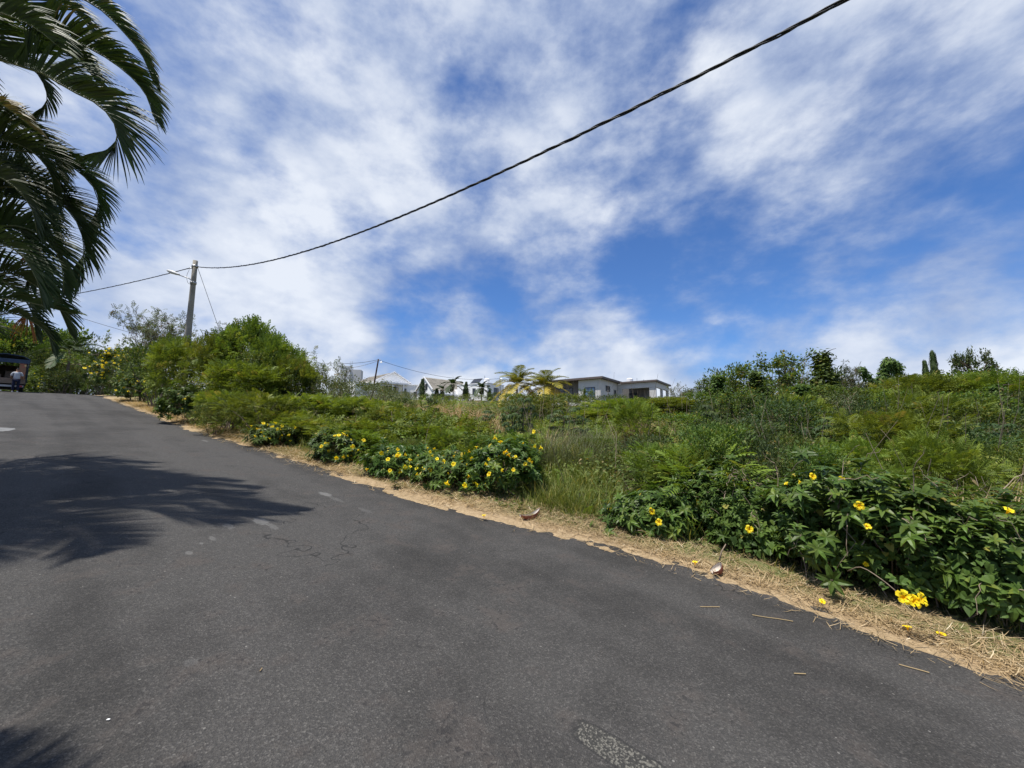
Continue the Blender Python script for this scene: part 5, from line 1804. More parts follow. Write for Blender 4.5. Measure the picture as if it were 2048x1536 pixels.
# short green turf scattered on the verge
cen = []
for k in range(1500):
    s = -2.2 + 30 * rng.rand() ** 1.8
    u = rng.uniform(.16, 1.3)
    if vnoise(np.array(s * 1.9), np.array(u * 3.0), 61) < -.1 + .6 * (.6 - u):
        continue
    x, y = x_y(s, edge(s) + u)
    cen.append((x, y, float(road_z(s)) + .02 + .22 * float(sstep(.9, 2.6, u)), rng.uniform(.3, 1)))
tufts('verge_turf', 'short green turf in the straw of the verge', cen, 46, .09, 'grass', 54, .14, .8, .005, (.45, .25))
cen = []
for k in range(170):
    s = -2.2 + 14 * rng.rand() ** 1.6
    x, y = x_y(s, edge(s) + rng.uniform(.45, 1.15))
    cen.append((x, y, float(ground_z(x, y)), rng.uniform(.2, .8)))
tufts('foot_grass', 'half dry grass at the feet of the roadside bushes', cen, 34, .26, 'grass', 57, .16, .8, .006, (.75, .3))
# cut straw lying flat along the road edge
n = 60000
s = -2.5 + 42 * rng.rand(n) ** 1.8
u = rng.normal(.32, .30, n) + .15 * vnoise(s * 2.2, s * 0, 71)
x, y = x_y(s, edge(s) + u)
z = np.maximum(road_surf(s, edge(s) + u), road_z(s) + .012 + np.minimum(.05, u * .10) + .22 * sstep(.9, 2.6, u)) + rng.rand(n) * .035
a = rng.rand(n) * 6.28
dr = np.stack([np.cos(a), np.sin(a), rng.normal(0, .22, n)], -1)
TL['_s'] = tmpl_blade(.045, .15)
L = Leaves()
keep = (rng.rand(n) < np.where(u < 0, .35 + .3 * vnoise(s * 4, u * 5, 72), 1)) & (u > -.35)
L.add('_s', np.stack([x, y, z], -1)[keep], dr[keep], (np.array([0, 0, 1.]) + rvec(rng, n) * .3)[keep], (np.clip(.075 + .004 * np.maximum(s, 0), 0, .16) * rng.uniform(.4, 2.0, n))[keep], np.clip(.5 + rng.normal(0, .24, n), 0, 1)[keep])
tag(mesh_obj('cut_straw', L.data('cut_straw', M['dry'])), 'cut straw strewn along the edge of the asphalt', kind='stuff')
# small creeping weeds on the inner verge
n = 26000
s = -2.2 + 22 * rng.rand(n) ** 1.7
u = rng.uniform(.35, 1.7, n)
k = vnoise(s * 2.3, u * 2.6, 81) + (u - .75) * 1.2 > .05
s, u = s[k], u[k]
x, y = x_y(s, edge(s) + u)
pos = np.stack([x, y, road_z(s) + .03 + .22 * sstep(.9, 2.6, u) + rng.rand(len(s)) * (.05 + .06 * u)], -1)
dr = rvec(rng, len(s))
dr[:, 2] = np.abs(dr[:, 2]) * .4
L = Leaves()
L.add('ovate', pos, dr, np.array([0, 0, 1.]) + rvec(rng, len(s)) * .5, .034 * rng.uniform(.5, 1.5, len(s)), np.clip(.4 + rng.normal(0, .2, len(s)), 0, .95))
tag(mesh_obj('creeping_weeds', L.data('creeping_weeds', M['vine'])), 'small creeping weeds at the foot of the bushes', kind='stuff')

# ------------------------------------------------------------------ poles and cables
def pole(name, label, base, top, r0, r1, mat, cat='utility pole', sides=12, group=None):
    root = empty(name, base, label, cat, group)
    mb = MB()
    v = np.asarray(top) - np.asarray(base)
    mb.tube([v * t for t in np.linspace(0, 1, 8)], np.linspace(r0, r1, 8), sides)
    mb.build('shaft', M[mat], root, True)
    return root, np.asarray(base, float), np.asarray(top, float)


ptop = P(391, 521, 21.9)
pfoot = P(372, 712, 21.9)
k = (ptop - pfoot) / (ptop[2] - pfoot[2])
gz = float(ground_z(pfoot[0], pfoot[1]))
pbase = pfoot - k * (pfoot[2] - gz + .1)
prt, pb_, pt_ = pole('utility_pole', 'tall grey concrete pole with a street lamp beside the big green bushes', pbase, ptop, .19, .115, 'conc')
H_ = ptop[2] - pbase[2]


def loc_(p):
    return np.asarray(p) - pbase


# lamp arm, head, clamps
arm0 = P(386, 570, 21.75)
arm1 = P(383, 560, 21.7)
arm2 = P(358, 550, 21.6)
head = P(346, 545, 21.6)
mb = MB()
mb.tube([loc_(P(387, 568, 21.75)), loc_(P(384.5, 562, 21.7)), loc_(P(378, 556.5, 21.65)), loc_(arm2)], .03, 6)
ob = mb.build('lamp_arm', M['galv'], prt, True)
hd = nrm(P(336, 542, 21.6) - arm2)
sd = nrm(np.cross(hd, [0, 0, 1.]))
upv = np.cross(sd, hd)
mb = MB()
V, Q = [], []
prof = [(0, .05, .04), (.12, .10, .07), (.42, .13, .10), (.62, .10, .075), (.72, .03, .03)]
for t, w, h in prof:
    c = loc_(arm2) + hd * t
    for a in np.linspace(0, 2 * math.pi, 8, endpoint=False):
        V.append(c + sd * math.cos(a) * w + upv * (math.sin(a) * h + .02))
for i in range(len(prof) - 1):
    for j in range(8):
        Q.append((i * 8 + j, i * 8 + (j + 1) % 8, (i + 1) * 8 + (j + 1) % 8, (i + 1) * 8 + j))
mb.add(V, Q)
mb.build('lamp_head', M['lamp_housing'], prt, True)
for py in (533, 566):
    f = (712 - py) / (712 - 521)
    c = loc_(pfoot + (ptop - pfoot) * f)
    mb = MB()
    mb.tube([c + np.array([0, 0, -.06]), c + np.array([0, 0, .06])], .155, 12)
    mb.build('clamp_band', M['galv'], prt, True)
mb = MB()
a0, a1 = loc_(P(378, 536, 21.7)), loc_(P(386, 536, 21.8))
mb.tube([a0, a1], .035, 6)
mb.build('cable_clamp', M['galv'], prt, True)
mb = MB()
mb.tube(catmull([loc_(P(379, 538, 21.7)), loc_(P(373.5, 552, 21.7)), loc_(P(376, 566, 21.7)), loc_(P(384, 569, 21.75))], 14), .010, 4)
mb.build('lamp_lead', M['cable'], prt, True)


def twisted(name, label, pts, r=.0135, strands=3, pitch=1.0, step=.12, r_lay=.0125, group='overhead cables'):
    pts = np.asarray(pts, float)
    sl_ = np.concatenate([[0], np.cumsum(np.linalg.norm(np.diff(pts, axis=0), axis=1))])
    n = max(12, int(sl_[-1] / step))
    t = np.linspace(0, sl_[-1], n)
    C = np.stack([np.interp(t, sl_, pts[:, j]) for j in range(3)], -1)
    tan = nrm(np.gradient(C, axis=0))
    a = nrm(np.cross(tan, [0, 0, 1.]))
    b = np.cross(tan, a)
    root = empty(name, C[0], label, 'cable', group)
    rg = np.random.RandomState(len(label))
    sl2 = .012 * np.interp(t, np.arange(0, sl_[-1] + 1, .7), rg.rand(int(sl_[-1] / .7) + 3)[:len(np.arange(0, sl_[-1] + 1, .7))])
    for k in range(strands):
        ph = t / pitch * 2 * math.pi + k * 2 * math.pi / strands
        rl = r_lay + (sl2 if k == 0 else 0)
        q = C + a * (rl * np.cos(ph))[:, None] + b * (rl * np.sin(ph))[:, None]
        MB().tube(q - C[0], r, 5).build('strand', M['cable'], root, True)
    return root


sv = np.linspace(27.0, -16, 90)
zs = 6.63 - .0031 * sv + .00575 * sv ** 2
xs, ys = x_y(sv, np.full_like(sv, 5.6))
pts = np.stack([xs, ys, zs], -1)
off = P(391, 533, 21.95) - pts[0]
pts = pts + off * np.linspace(1, 0, 90)[:, None] ** 2
twisted('overhead_cable', 'thick twisted cable sweeping across the sky from the pole', pts)


def sag(a, b, s, n=24):
    t = np.linspace(0, 1, n)[:, None]
    p = np.asarray(a) * (1 - t) + np.asarray(b) * t
    p[:, 2] -= (4 * t * (1 - t))[:, 0] * s
    return p


twisted('overhead_cable', 'twisted cable from the pole to the palms on the left', sag(P(380, 536, 21.8), P(-150, 612, 34), .75), .0135, 3, .9, .2)
mb = MB()
gp = P(437, 655, 20.6)
gd = gp - P(396, 537, 21.9)
gend = gp + gd * .75
guy = mesh_obj('guy_wire', MB().tube([P(396, 537, 21.9), gend], .012, 4).data('guy_wire', M['cable']))
tag(guy, 'thin stay wire running down right from the pole', 'wire')
c3 = mesh_obj('service_cable', MB().tube(sag(P(120, 622, 44), P(690, 727, 58), 1.6, 40), .022, 4).data('service_cable', M['cable']))
tag(c3, 'thin cable dipping behind the bare topped tree', 'cable', 'overhead cables')

b2 = base_at(743, 62)
t2 = P(757, 718, 62)
p2, b2_, t2_ = pole('wooden_pole', 'leaning dark wooden pole before the left white house', b2, t2, .15, .11, 'wood_pole', sides=8)
mb = MB()
h0 = t2 - b2
mb.tube([h0 + np.array([0, 0, -.25]), h0 + np.array([.35, 0, -.1]), h0 + np.array([.45, 0, -.3])], .03, 5)
mb.build('bracket', M['galv'], p2)
mb = MB()
q = h0 + np.array([.45, 0, -.55])
mb.tube([q + np.array([0, 0, .25]), q + np.array([0, 0, .1]), q + np.array([0, 0, -.05])], [.05, .12, .22], 8)
mb.build('lamp_shade', M['white_trim'], p2)
b3 = base_at(1000, 84)
t3 = P(1000, 756, 84)
p3_, _, _ = pole('street_post', 'slim grey post right of the two storey white house', b3, t3, .12, .09, 'conc', sides=8)
mb = MB()
h3 = t3 - b3
mb.tube([h3 + np.array([0, 0, -.2]), h3 + np.array([.45, 0, -.1])], .06, 5)
mb.build('bracket', M['galv'], p3_)
for (a, b_, s_, lb) in ((t2 + np.array([0, 0, -.15]), t3 + np.array([0, 0, -.1]), 1.3, 'cable strung from the wooden pole over the gable roofs'),
                        (P(690, 727, 58), t2 + np.array([0, 0, -.1]), .15, 'cable joining the wooden pole from the left'),
                        (P(685, 737, 60), t2 + np.array([0, 0, -.25]), .25, 'lower thin cable joining the wooden pole from the left')):
    o = mesh_obj('service_cable', MB().tube(sag(a, b_, s_), .028, 4).data('service_cable', M['cable']))
    tag(o, lb, 'cable', 'overhead cables')
# charred stump end of a post above the big green bush
q = base_at(574, 20)
o = mesh_obj('fence_post', MB().tube([q, P(573, 708, 20)], [.07, .055], 7).data('fence_post', M['wood_pole']))
tag(o, 'dark post tip sticking out of the right shoulder of the green mass', 'post')

# ------------------------------------------------------------------ houses
def part(parent, name, mat, *boxes):
    mb = MB()
    for bx_ in boxes:
        mb.box(*bx_)
    return mb.build(name, M[mat], parent)


def window(parent, x0, x1, z0, z1, y, axis_='x', out=-1, frame='dark_frame', glass='glass', bars=(), hb=(), name='window', fw=.07):
    """window set in a wall plane; axis_ 'x': wall runs along x at y; 'y': wall runs along y at x=y"""
    def bx(a0, a1, d0, d1, z0_, z1_):
        lo, hi = min(d0, d1), max(d0, d1)
        return (a0, a1, lo, hi, z0_, z1_) if axis_ == 'x' else (lo, hi, a0, a1, z0_, z1_)
    fr = MB()
    o0, o1 = y + out * .015, y + out * .075
    fr.box(*bx(x0, x1, o0, o1, z1 - fw, z1))
    fr.box(*bx(x0, x1, o0, o1, z0, z0 + fw))
    fr.box(*bx(x0, x0 + fw, o0, o1, z0 + fw, z1 - fw))
    fr.box(*bx(x1 - fw, x1, o0, o1, z0 + fw, z1 - fw))
    for b_ in bars:
        xx = x0 + (x1 - x0) * b_
        fr.box(*bx(xx - fw * .4, xx + fw * .4, o0, o1 - out * .008, z0 + fw, z1 - fw))
    for b_ in hb:
        zz = z0 + (z1 - z0) * b_
        fr.box(*bx(x0 + fw, x1 - fw, o0, o1 - out * .012, zz - fw * .35, zz + fw * .35))
    w = fr.build(name, M[frame], parent)
    MB().box(*bx(x0 + fw * .5, x1 - fw * .5, y + out * .004, y + out * .035, z0 + fw * .5, z1 - fw * .5)).build('pane', M[glass], w)
    return w


# grey house: local x runs right along the front, local y runs back; origin at the near corner
corner = P(1200.5, 757.5, 57)
HT = 3.3
hz0 = corner[2] - HT
gh = empty('grey_house', (corner[0], corner[1], hz0), 'flat roofed pale grey house with dark porch and open carport', 'house', rz=R(-35))
part(gh, 'wall', 'render', (-3.5, 0, 0, 7.4, -1.6, HT))
part(gh, 'porch_wall', 'dark_wall', (-10.5, -3.53, 1.6, 7.3, -1.6, HT - .02))
part(gh, 'porch_floor', 'render', (-10.6, -3.53, -.1, 1.57, -1.6, .0))
rf = part(gh, 'roof', 'fascia', (-11.2, .55, -.55, 8.2, HT + .01, HT + .30))
part(gh, 'roof', 'fascia', (.56, 6.3, 6.6, 15.5, HT - .12, HT + .14))
window(gh, -2.5, -.85, .75, 2.15, 0, 'x', -1, 'dark_frame', 'blue_glass', (.34, .68), (.62,))
dr = window(gh, -8.3, -5.2, .05, 2.45, 1.6, 'x', -1, 'dark_frame', 'glass', (.22, .5, .78), (.3, .78), 'door', .12)
window(gh, 2.0, 3.6, 1.65, 2.5, 0, 'y', 1, 'dark_frame', 'glass', (.5,))
window(gh, 5.5, 6.2, 1.2, 2.1, 0, 'y', 1, 'dark_frame', 'glass', ())
part(gh, 'carport_beam', 'render', (.03, 6.0, 7.0, 7.35, HT - .95, HT - .15), (5.65, 6.0, 7.36, 15.0, HT - .95, HT - .15))
for (x0, x1, y0, y1) in ((.03, .75, 7.0, 7.38), (5.0, 5.98, 7.02, 7.4), (5.62, 5.98, 10.8, 11.2), (5.62, 5.98, 14.4, 14.98)):
    part(gh, 'carport_pillar', 'render', (x0, x1, y0, y1, -1.6, HT - .97))
part(gh, 'carport_wall', 'dark_wall', (-3.0, 3.0, 11.0, 15.0, -1.6, HT - .16))
part(gh, 'carport_floor', 'render', (0.8, 5.0, 7.45, 15.2, -1.6, -.35))
window(gh, .5, 2.0, -.2, 2.0, 11.0, 'x', -1, 'dark_frame', 'glass', (.5,), (.35, .7), 'door', .1)
mb = MB()
mb.tube([(.9, 10.5, HT + .14), (.9, 10.5, HT + 1.0), (.9, 10.5, HT + 1.15)], [.55, .55, .3], 12)
mb.build('water_tank', M['white_trim'], gh)
mb = MB()
mb.tube([(3.2, 10.5, HT + .14), (3.2, 10.5, HT + .75)], .05, 5)
mb.tube([(5.4, 10.5, HT + .14), (5.4, 10.5, HT + .60)], .05, 5)
mb.tube([(3.2, 10.5, HT + .5), (5.4, 10.5, HT + .45)], .06, 5)
mb.tube([(2.1, 10.5, HT + .14), (2.1, 10.5, HT + 1.1)], .03, 5)
mb.build('roof_pipes', M['galv'], gh)


def gable_house(name, label, apex_px, depth, rz, half_w, ridge_len, rise, wall_h, windows=(), over=.35, tile_rows=9, seed=1):
    """gable end faces local -y; ridge runs along +y; origin below the apex of the gable wall"""
    ap = P(*apex_px, depth)
    z0 = ap[2] - rise - wall_h
    root = empty(name, (ap[0], ap[1], z0), label, 'house', 'white houses', rz)
    mb = MB()
    V = [(-half_w, 0, -2.5), (half_w, 0, -2.5), (half_w, 0, wall_h), (0, 0, wall_h + rise), (-half_w, 0, wall_h)]
    n = len(V)
    V2 = V + [(x, ridge_len, z) for x, y, z in V]
    mb.add(V2, [(i, (i + 1) % n, n + (i + 1) % n, n + i) for i in range(n)], [(0, 2, 1), (0, 3, 2), (0, 4, 3), (n, n + 1, n + 2), (n, n + 2, n + 3), (n, n + 3, n + 4)])
    mb.build('wall', M['white'], root)
    ang = math.atan2(rise, half_w)
    sl_len = math.hypot(rise, half_w) + over
    rg = np.random.RandomState(seed)
    for sg in (-1, 1):
        dx, dz = sg * math.cos(ang), -math.sin(ang)
        nx, nz = sg * math.sin(ang), math.cos(ang)
        slab = MB()

        def pt(u, y, h):
            return (dx * u + nx * h, y, wall_h + rise + .02 + dz * u + nz * h)
        rows = tile_rows
        for r in range(rows):           # lapped courses of shingles
            u0, u1 = sl_len * r / rows, sl_len * (r + 1) / rows + .06
            cols = int(ridge_len / .55)
            for c in range(cols):
                y0, y1 = -.25 + (ridge_len + .45) * c / cols, -.25 + (ridge_len + .45) * (c + 1) / cols - .02
                j = rg.uniform(-.015, .02)
                Vq = [pt(u0, y0, .05), pt(u0, y1, .05), pt(u1, y1, .11 + j), pt(u1, y0, .11 + j), pt(u1, y1, .04), pt(u1, y0, .04)]
                slab.add(Vq, [(0, 1, 2, 3), (3, 2, 4, 5)], var=rg.rand())
        rf = slab.build('roof', M['roof_tile'], root)
        fas = MB()
        for (ya, yb) in ((-.42, -.26), (ridge_len + .22, ridge_len + .36)):
            A = [pt(-.02, ya, -.06), pt(sl_len + .05, ya, -.06), pt(sl_len + .05, ya, .22), pt(-.02, ya, .22)]
            Bq = [(x, yb, z) for x, _, z in A]
            fas.add(A + Bq, [(0, 1, 2, 3), (7, 6, 5, 4), (0, 4, 5, 1), (1, 5, 6, 2), (2, 6, 7, 3), (3, 7, 4, 0)])
        fas.build('gable_trim', M['white_trim'], rf)
    for w in windows:
        window(root, *w)
    return root


h1 = gable_house('white_gable_house', 'low white house with a wide gable and grey shingle roof, left of the others', (788, 745), 100, R(46), 4.7, 12.5, 2.4, 3.2, (), seed=3)
part(h1, 'porch_roof', 'white_trim', (-5.4, 4.6, -3.4, -.45, 2.2, 2.6))
for x in (-5.0, -2.0, 1.0, 3.9):
    part(h1, 'porch_post', 'white', (x - .15, x + .15, -3.3, -3.0, -2.5, 2.19))
for i, x in enumerate((-3.6, -1.2, 1.4)):
    window(h1, x, x + 2.0, .2, 2.0, 0, 'x', -1, 'dark_frame', 'glass', (.5,))
part(h1, 'side_wing', 'white', (-9.5, -4.75, 1.0, 9.0, -2.5, 2.4))
h2 = gable_house('white_gable_house', 'tall narrow white gable house with grey shingle roof beside the mast tree', (850, 755), 96, R(-42), 3.2, 11.5, 3.0, 2.6,
                 ((.3, 1.15, 2.5, 4.0, 0, 'x', -1, 'dark_frame', 'glass', (.5,), ()), (-.5, .9, -2.0, .3, 0, 'x', -1, 'white_trim', 'glass', (.5,), ())), seed=4)
part(h2, 'side_wing', 'white', (3.25, 5.2, .6, 9.8, -2.5, 1.4))
window(h2, 2.2, 3.6, -1.2, .6, 5.2, 'y', 1, 'dark_frame', 'glass', (.5,))
q = P(818, 771, 99)
fl = empty('flat_roofed_house', (q[0], q[1], q[2] - 3.4), 'flat roofed white link building between the two gable houses', 'house', 'white houses', R(10))
part(fl, 'wall', 'white', (-2.6, 2.6, 0, 6, -3, 3.4))
part(fl, 'parapet', 'white_trim', (-2.75, 2.75, -.15, 6.15, 3.41, 3.62))
window(fl, -1.6, -.6, 1.3, 2.6, 0, 'x', -1, 'dark_frame', 'glass', ())
window(fl, 1.2, 2.2, .6, 1.8, 0, 'x', -1, 'dark_frame', 'glass', ())
q = P(975, 766.5, 92)
ts = empty('two_storey_house', (q[0], q[1], q[2] - 6.2), 'white two storey block with solar heater and tank on its roof', 'house', 'white houses', R(-32))
part(ts, 'wall', 'white', (-9.2, 0, 0, 7.0, -2, 6.2))
part(ts, 'parapet', 'white_trim', (-9.3, .1, -.1, 7.1, 6.21, 6.4))
part(ts, 'lower_wing', 'white', (-13.5, -9.23, 1.0, 7.0, -2, 5.4))
for (x, w_) in ((-7.4, 1.2), (-4.4, .9), (-1.8, .8)):
    window(ts, x, x + w_, 3.7, 5.2, 0, 'x', -1, 'dark_frame', 'glass', (.5,))
window(ts, -7.2, -3.5, .4, 2.0, 0, 'x', -1, 'white_trim', 'glass', (.25, .5, .75))
window(ts, 2.6, 4.6, 3.6, 5.4, 0, 'y', 1, 'dark_frame', 'glass', (.5,))
mb = MB()
mb.add([(-6.0, 1.0, 6.6), (-3.4, 1.0, 6.6), (-3.4, 2.6, 7.9), (-6.0, 2.6, 7.9), (-6.0, 1.05, 6.5), (-3.4, 1.05, 6.5), (-3.4, 2.65, 7.8), (-6.0, 2.65, 7.8)],
       [(0, 1, 2, 3), (7, 6, 5, 4), (0, 4, 5, 1), (1, 5, 6, 2), (2, 6, 7, 3), (3, 7, 4, 0)])
mb.build('solar_panel', M['black_plastic'], ts)
mb = MB()
mb.tube([(-1.6, 2.0, 6.4), (-1.6, 2.0, 7.4), (-1.6, 2.0, 7.7)], [.75, .75, .45], 14)
mb.build('water_tank', M['white_trim'], ts)
mb = MB()
mb.tube([(-3.0, 3.0, 6.4), (-3.0, 3.0, 8.6)], .06, 5)
mb.build('antenna', M['galv'], ts)
# roof glimpsed behind the thin trees on the left, and an end wall behind the carport
q = P(690, 733, 118)
bt = empty('water_tower_house', (q[0], q[1], q[2] - 8), 'plain white block glimpsed behind the thin trees', 'house', 'white houses', R(12))
part(bt, 'wall', 'white', (-1.4, 1.4, 0, 3, -2, 8))
part(bt, 'parapet', 'white_trim', (-1.5, 1.5, -.1, 3.1, 8.01, 8.2))
part(bt, 'lower_wing', 'render', (1.43, 4.6, .3, 4, -2, 7.2))

# ------------------------------------------------------------------ blue truck at the crest with a person behind it
sT, cT = 47.6, .45
x0, y0 = x_y(sT, cT)
tk = empty('goods_truck', (x0, y0, float(road_surf(sT, cT))), 'open backed truck with navy canopy parked at the top of the road', 'truck', rz=RA - 0.0)
# local x across (right = +), local y along the road uphill
W = -2.15
mb = MB()
mb.box(W, 0, 0, 4.6, .62, .82)
bed = mb.build('bed', M['truck_dark'], tk)
for k in range(6):
    part(bed, 'bed_board', 'plank', (W + .04 + k * .35, W + .04 + k * .35 + .33, .02, 4.5, .823, .85))
part(tk, 'tail_board', 'plank', (W + .05, -.05, -.10, -.02, .62, 1.02))
part(tk, 'bumper', 'galv', (W + .1, -.1, -.18, -.06, .36, .50))
part(tk, 'chassis_beam', 'truck_dark', (W + .5, W + .7, .1, 7.0, .38, .6), (-.7, -.5, .1, 7.0, .38, .6))
mb = MB()
for x in (W + .05, -.09):
    for y in (.05, 2.2, 4.4):
        mb.box(x, x + .05, y, y + .05, .83, 2.5)
mb.build('canopy_frame', M['truck_dark'], tk)
mb = MB()
xs_ = [W - .08, W + .25, W / 2, -.25, .08]
zs_ = [2.42, 2.66, 2.76, 2.66, 2.42]
V = [(x, y, z + dz) for y in (-.45, 4.6) for x, z in zip(xs_, zs_) for dz in (0, .05)]
Q = []
for i in range(4):
    a = 2 * i
    Q += [(a + 1, a + 3, a + 13, a + 11), (a, a + 10, a + 12, a + 2), (a, a + 2, a + 3, a + 1), (a + 10, a + 11, a + 13, a + 12)]
Q += [(0, 1, 11, 10), (8, 18, 19, 9)]
mb.add(V, Q)
mb.build('canopy_roof', M['navy'], tk)
part(tk, 'canopy_side', 'navy', (.0, .035, .1, 4.6, .84, 2.5))
part(tk, 'canopy_side', 'navy', (W - .035, W, .1, 4.6, .84, 2.5))
part(tk, 'canopy_valance', 'navy', (W - .05, .05, -.46, -.42, 2.15, 2.44))
part(tk, 'curtain', 'curtain', (-.42, -.10, -.40, -.34, .95, 2.14))
part(tk, 'front_panel', 'plank', (W + .05, -.05, 4.4, 4.46, .85, 2.4))
part(tk, 'cab', 'truck_dark', (W + .05, -.05, 4.9, 6.7, .55, 2.2))
for x in (W + .22, -.22):
    for y in (.95, 5.8):
        mb = MB()
        mb.tube([(x - .13, y, .40), (x - .10, y, .40), (x + .10, y, .40), (x + .13, y, .40)], [.34, .40, .40, .34], 20)
        tr_ = mb.build('tyre', M['rubber'], tk)
        MB().tube([(x - .135, y, .40), (x + .135, y, .40)], .2, 14).build('rim', M['galv'], tr_)
for x in (W + .25, -.25):
    part(tk, 'tail_light', 'red', (x - .1, x + .1, -.2, -.182, .38, .48))
for k, (x, y, sx, sy, sz) in enumerate(((-1.5, 1.2, .55, .5, .5), (-.8, 1.5, .5, .5, .8), (-1.7, 2.6, .6, .6, 1.0))):
    o = part(None, 'cardboard_box', 'plank', (-sx / 2, sx / 2, -sy / 2, sy / 2, 0, sz))
    m_ = Matrix.Translation(tk.location) @ Matrix.Rotation(RA, 4, 'Z') @ Matrix.Translation((x, y, .855))
    o.matrix_world = m_
    tag(o, ('small brown box near the tail of the truck bed', 'brown box behind the person in the truck bed', 'tall brown box deep inside the truck bed')[k], 'box', 'boxes in the truck')


def skin_obj(name, verts, edges, radii, mat, parent=None, loc=(0, 0, 0), root=0, sub=1):
    me = bpy.data.meshes.new(name)
    me.from_pydata([tuple(v) for v in verts], edges, [])
    o = bpy.data.objects.new(name, me)
    link(o)
    md = o.modifiers.new('skin', 'SKIN')
    for i, r in enumerate(radii):
        rr = r if isinstance(r, (tuple, list)) else (r, r)
        me.skin_vertices[0].data[i].radius = rr
        me.skin_vertices[0].data[i].use_root = (i == root)
    md.use_smooth_shade = True
    ss = o.modifiers.new('sub', 'SUBSURF')
    ss.levels = ss.render_levels = sub
    me.materials.append(M[mat])
    o.parent = parent
    o.location = loc
    return o


def person(label, s, c, face, shirt='shirt', legs='trousers'):
    x, y = x_y(s, c)
    z = float(road_surf(s, c))
    # body: one continuous figure (pelvis root)
    V = [(0, 0, .95), (0, 0, 1.12), (0, .01, 1.32), (0, .01, 1.47), (0, .02, 1.55), (0, .03, 1.66), (0, .03, 1.76),
         (.10, 0, .90), (.115, .02, .50), (.12, 0, .10), (.12, .14, .04),
         (-.10, 0, .90), (-.115, -.02, .50), (-.12, 0, .10), (-.12, .14, .04),
         (.20, .01, 1.43), (.27, .04, 1.16), (.24, .24, 1.02), (.22, .34, 1.04), (.21, .42, 1.06),
         (-.20, .01, 1.43), (-.27, .04, 1.16), (-.24, .24, 1.02), (-.22, .34, 1.04), (-.21, .42, 1.06)]
    E = [(0, 1), (1, 2), (2, 3), (3, 4), (4, 5), (5, 6), (0, 7), (7, 8), (8, 9), (9, 10), (0, 11), (11, 12), (12, 13), (13, 14), (3, 15), (15, 16), (16, 17), (17, 18), (18, 19), (3, 20), (20, 21), (21, 22), (22, 23), (23, 24)]
    rad = [(.15, .11), (.14, .10), (.16, .11), (.12, .09), .052, .085, .075, .085, .058, .040, .035, .085, .058, .040, .035, .06, .045, .036, .035, .02, .06, .045, .036, .035, .02]
    body = skin_obj('person', V, E, rad, 'skin', None, (x, y, z))
    body.rotation_euler = (0, 0, face)
    tag(body, label, 'person')
    skin_obj('shirt', [(0, 0, .90), (0, 0, 1.12), (0, .01, 1.32), (0, .01, 1.46), (.20, .01, 1.42), (.27, .04, 1.18), (-.20, .01, 1.42), (-.27, .04, 1.18)], [(0, 1), (1, 2), (2, 3), (3, 4), (4, 5), (3, 6), (6, 7)],
             [(.19, .14), (.175, .13), (.19, .135), (.13, .10), .08, .07, .08, .07], shirt, body, root=0)
    skin_obj('trousers', [(0, 0, .95), (.10, 0, .88), (.115, .02, .50), (.12, 0, .12), (-.10, 0, .88), (-.115, -.02, .50), (-.12, 0, .12)], [(0, 1), (1, 2), (2, 3), (0, 4), (4, 5), (5, 6)],
             [(.165, .125), .105, .08, .075, .105, .08, .075], legs, body, root=0)
    for sg in (-1, 1):
        skin_obj('shoe', [(.12 * sg, -.04, .05), (.12 * sg, .08, .05), (.12 * sg, .17, .04)], [(0, 1), (1, 2)], [.05, .052, .035], 'shoe', body)
    skin_obj('hair', [(0, .0, 1.69), (0, .01, 1.76), (0, .03, 1.79)], [(0, 1), (1, 2)], [.085, .083, .06], 'hair', body)
    return body


person('person in grey shirt, navy trousers and white shoes standing behind the truck', 46.7, -.02, RA)

# red plastic stool beside the tail of the truck
x, y = x_y(46.4, -1.25)
st = empty('plastic_stool', (x, y, float(road_surf(46.4, -1.25))), 'red plastic stool behind the truck at the left picture edge', 'stool', rz=RA)
mb = MB()
mb.tube([(0, 0, .70), (0, 0, .735), (0, 0, .75)], [.17, .18, .165], 12)
mb.build('seat', M['red'], st)
for sx in (-1, 1):
    for sy in (-1, 1):
        mb = MB()
        mb.tube([(sx * .11, sy * .11, .70), (sx * .19, sy * .19, 0)], [.045, .032], 5)
        mb.build('leg', M['red'], st)
mb = MB()
mb.tube([(-.15, -.15, .3), (.15, -.15, .3), (.15, .15, .3), (-.15, .15, .3), (-.15, -.15, .3)], .016, 4)
mb.build('rung', M['red'], st)

# grey marker post and white-washed stone in the hedge beyond the junction
q = base_at(77, 42.5)
o = mesh_obj('marker_post', MB().tube([q, q + np.array([0, 0, 1.2]), q + np.array([.02, 0, 2.45])], [.06, .06, .05], 8).data('marker_post', M['galv']))
tag(o, 'thin grey post rising from the hedge right of the truck', 'post')
rg = np.random.RandomState(3)
q = base_at(84, 41.8)
mb = MB()
V = []
for i in range(5):
    t = i / 4
    for a in np.linspace(0, 2 * math.pi, 9, endpoint=False):
        r_ = (.34, .40, .36, .27, .10)[i] * rg.uniform(.9, 1.1)
        V.append((r_ * math.cos(a), r_ * math.sin(a) * .8, 1.75 * t))
V.append((0, 0, 1.79))
Qd = [(i * 9 + k, i * 9 + (k + 1) % 9, (i + 1) * 9 + (k + 1) % 9, (i + 1) * 9 + k) for i in range(4) for k in range(9)]
mb.add(V, Qd, [(36 + k, 36 + (k + 1) % 9, 45) for k in range(9)])
o = mb.build('marker_stone', M['white'], None, True, loc=q)
tag(o, 'white painted stone in the hedge beside the thin grey post', 'stone')

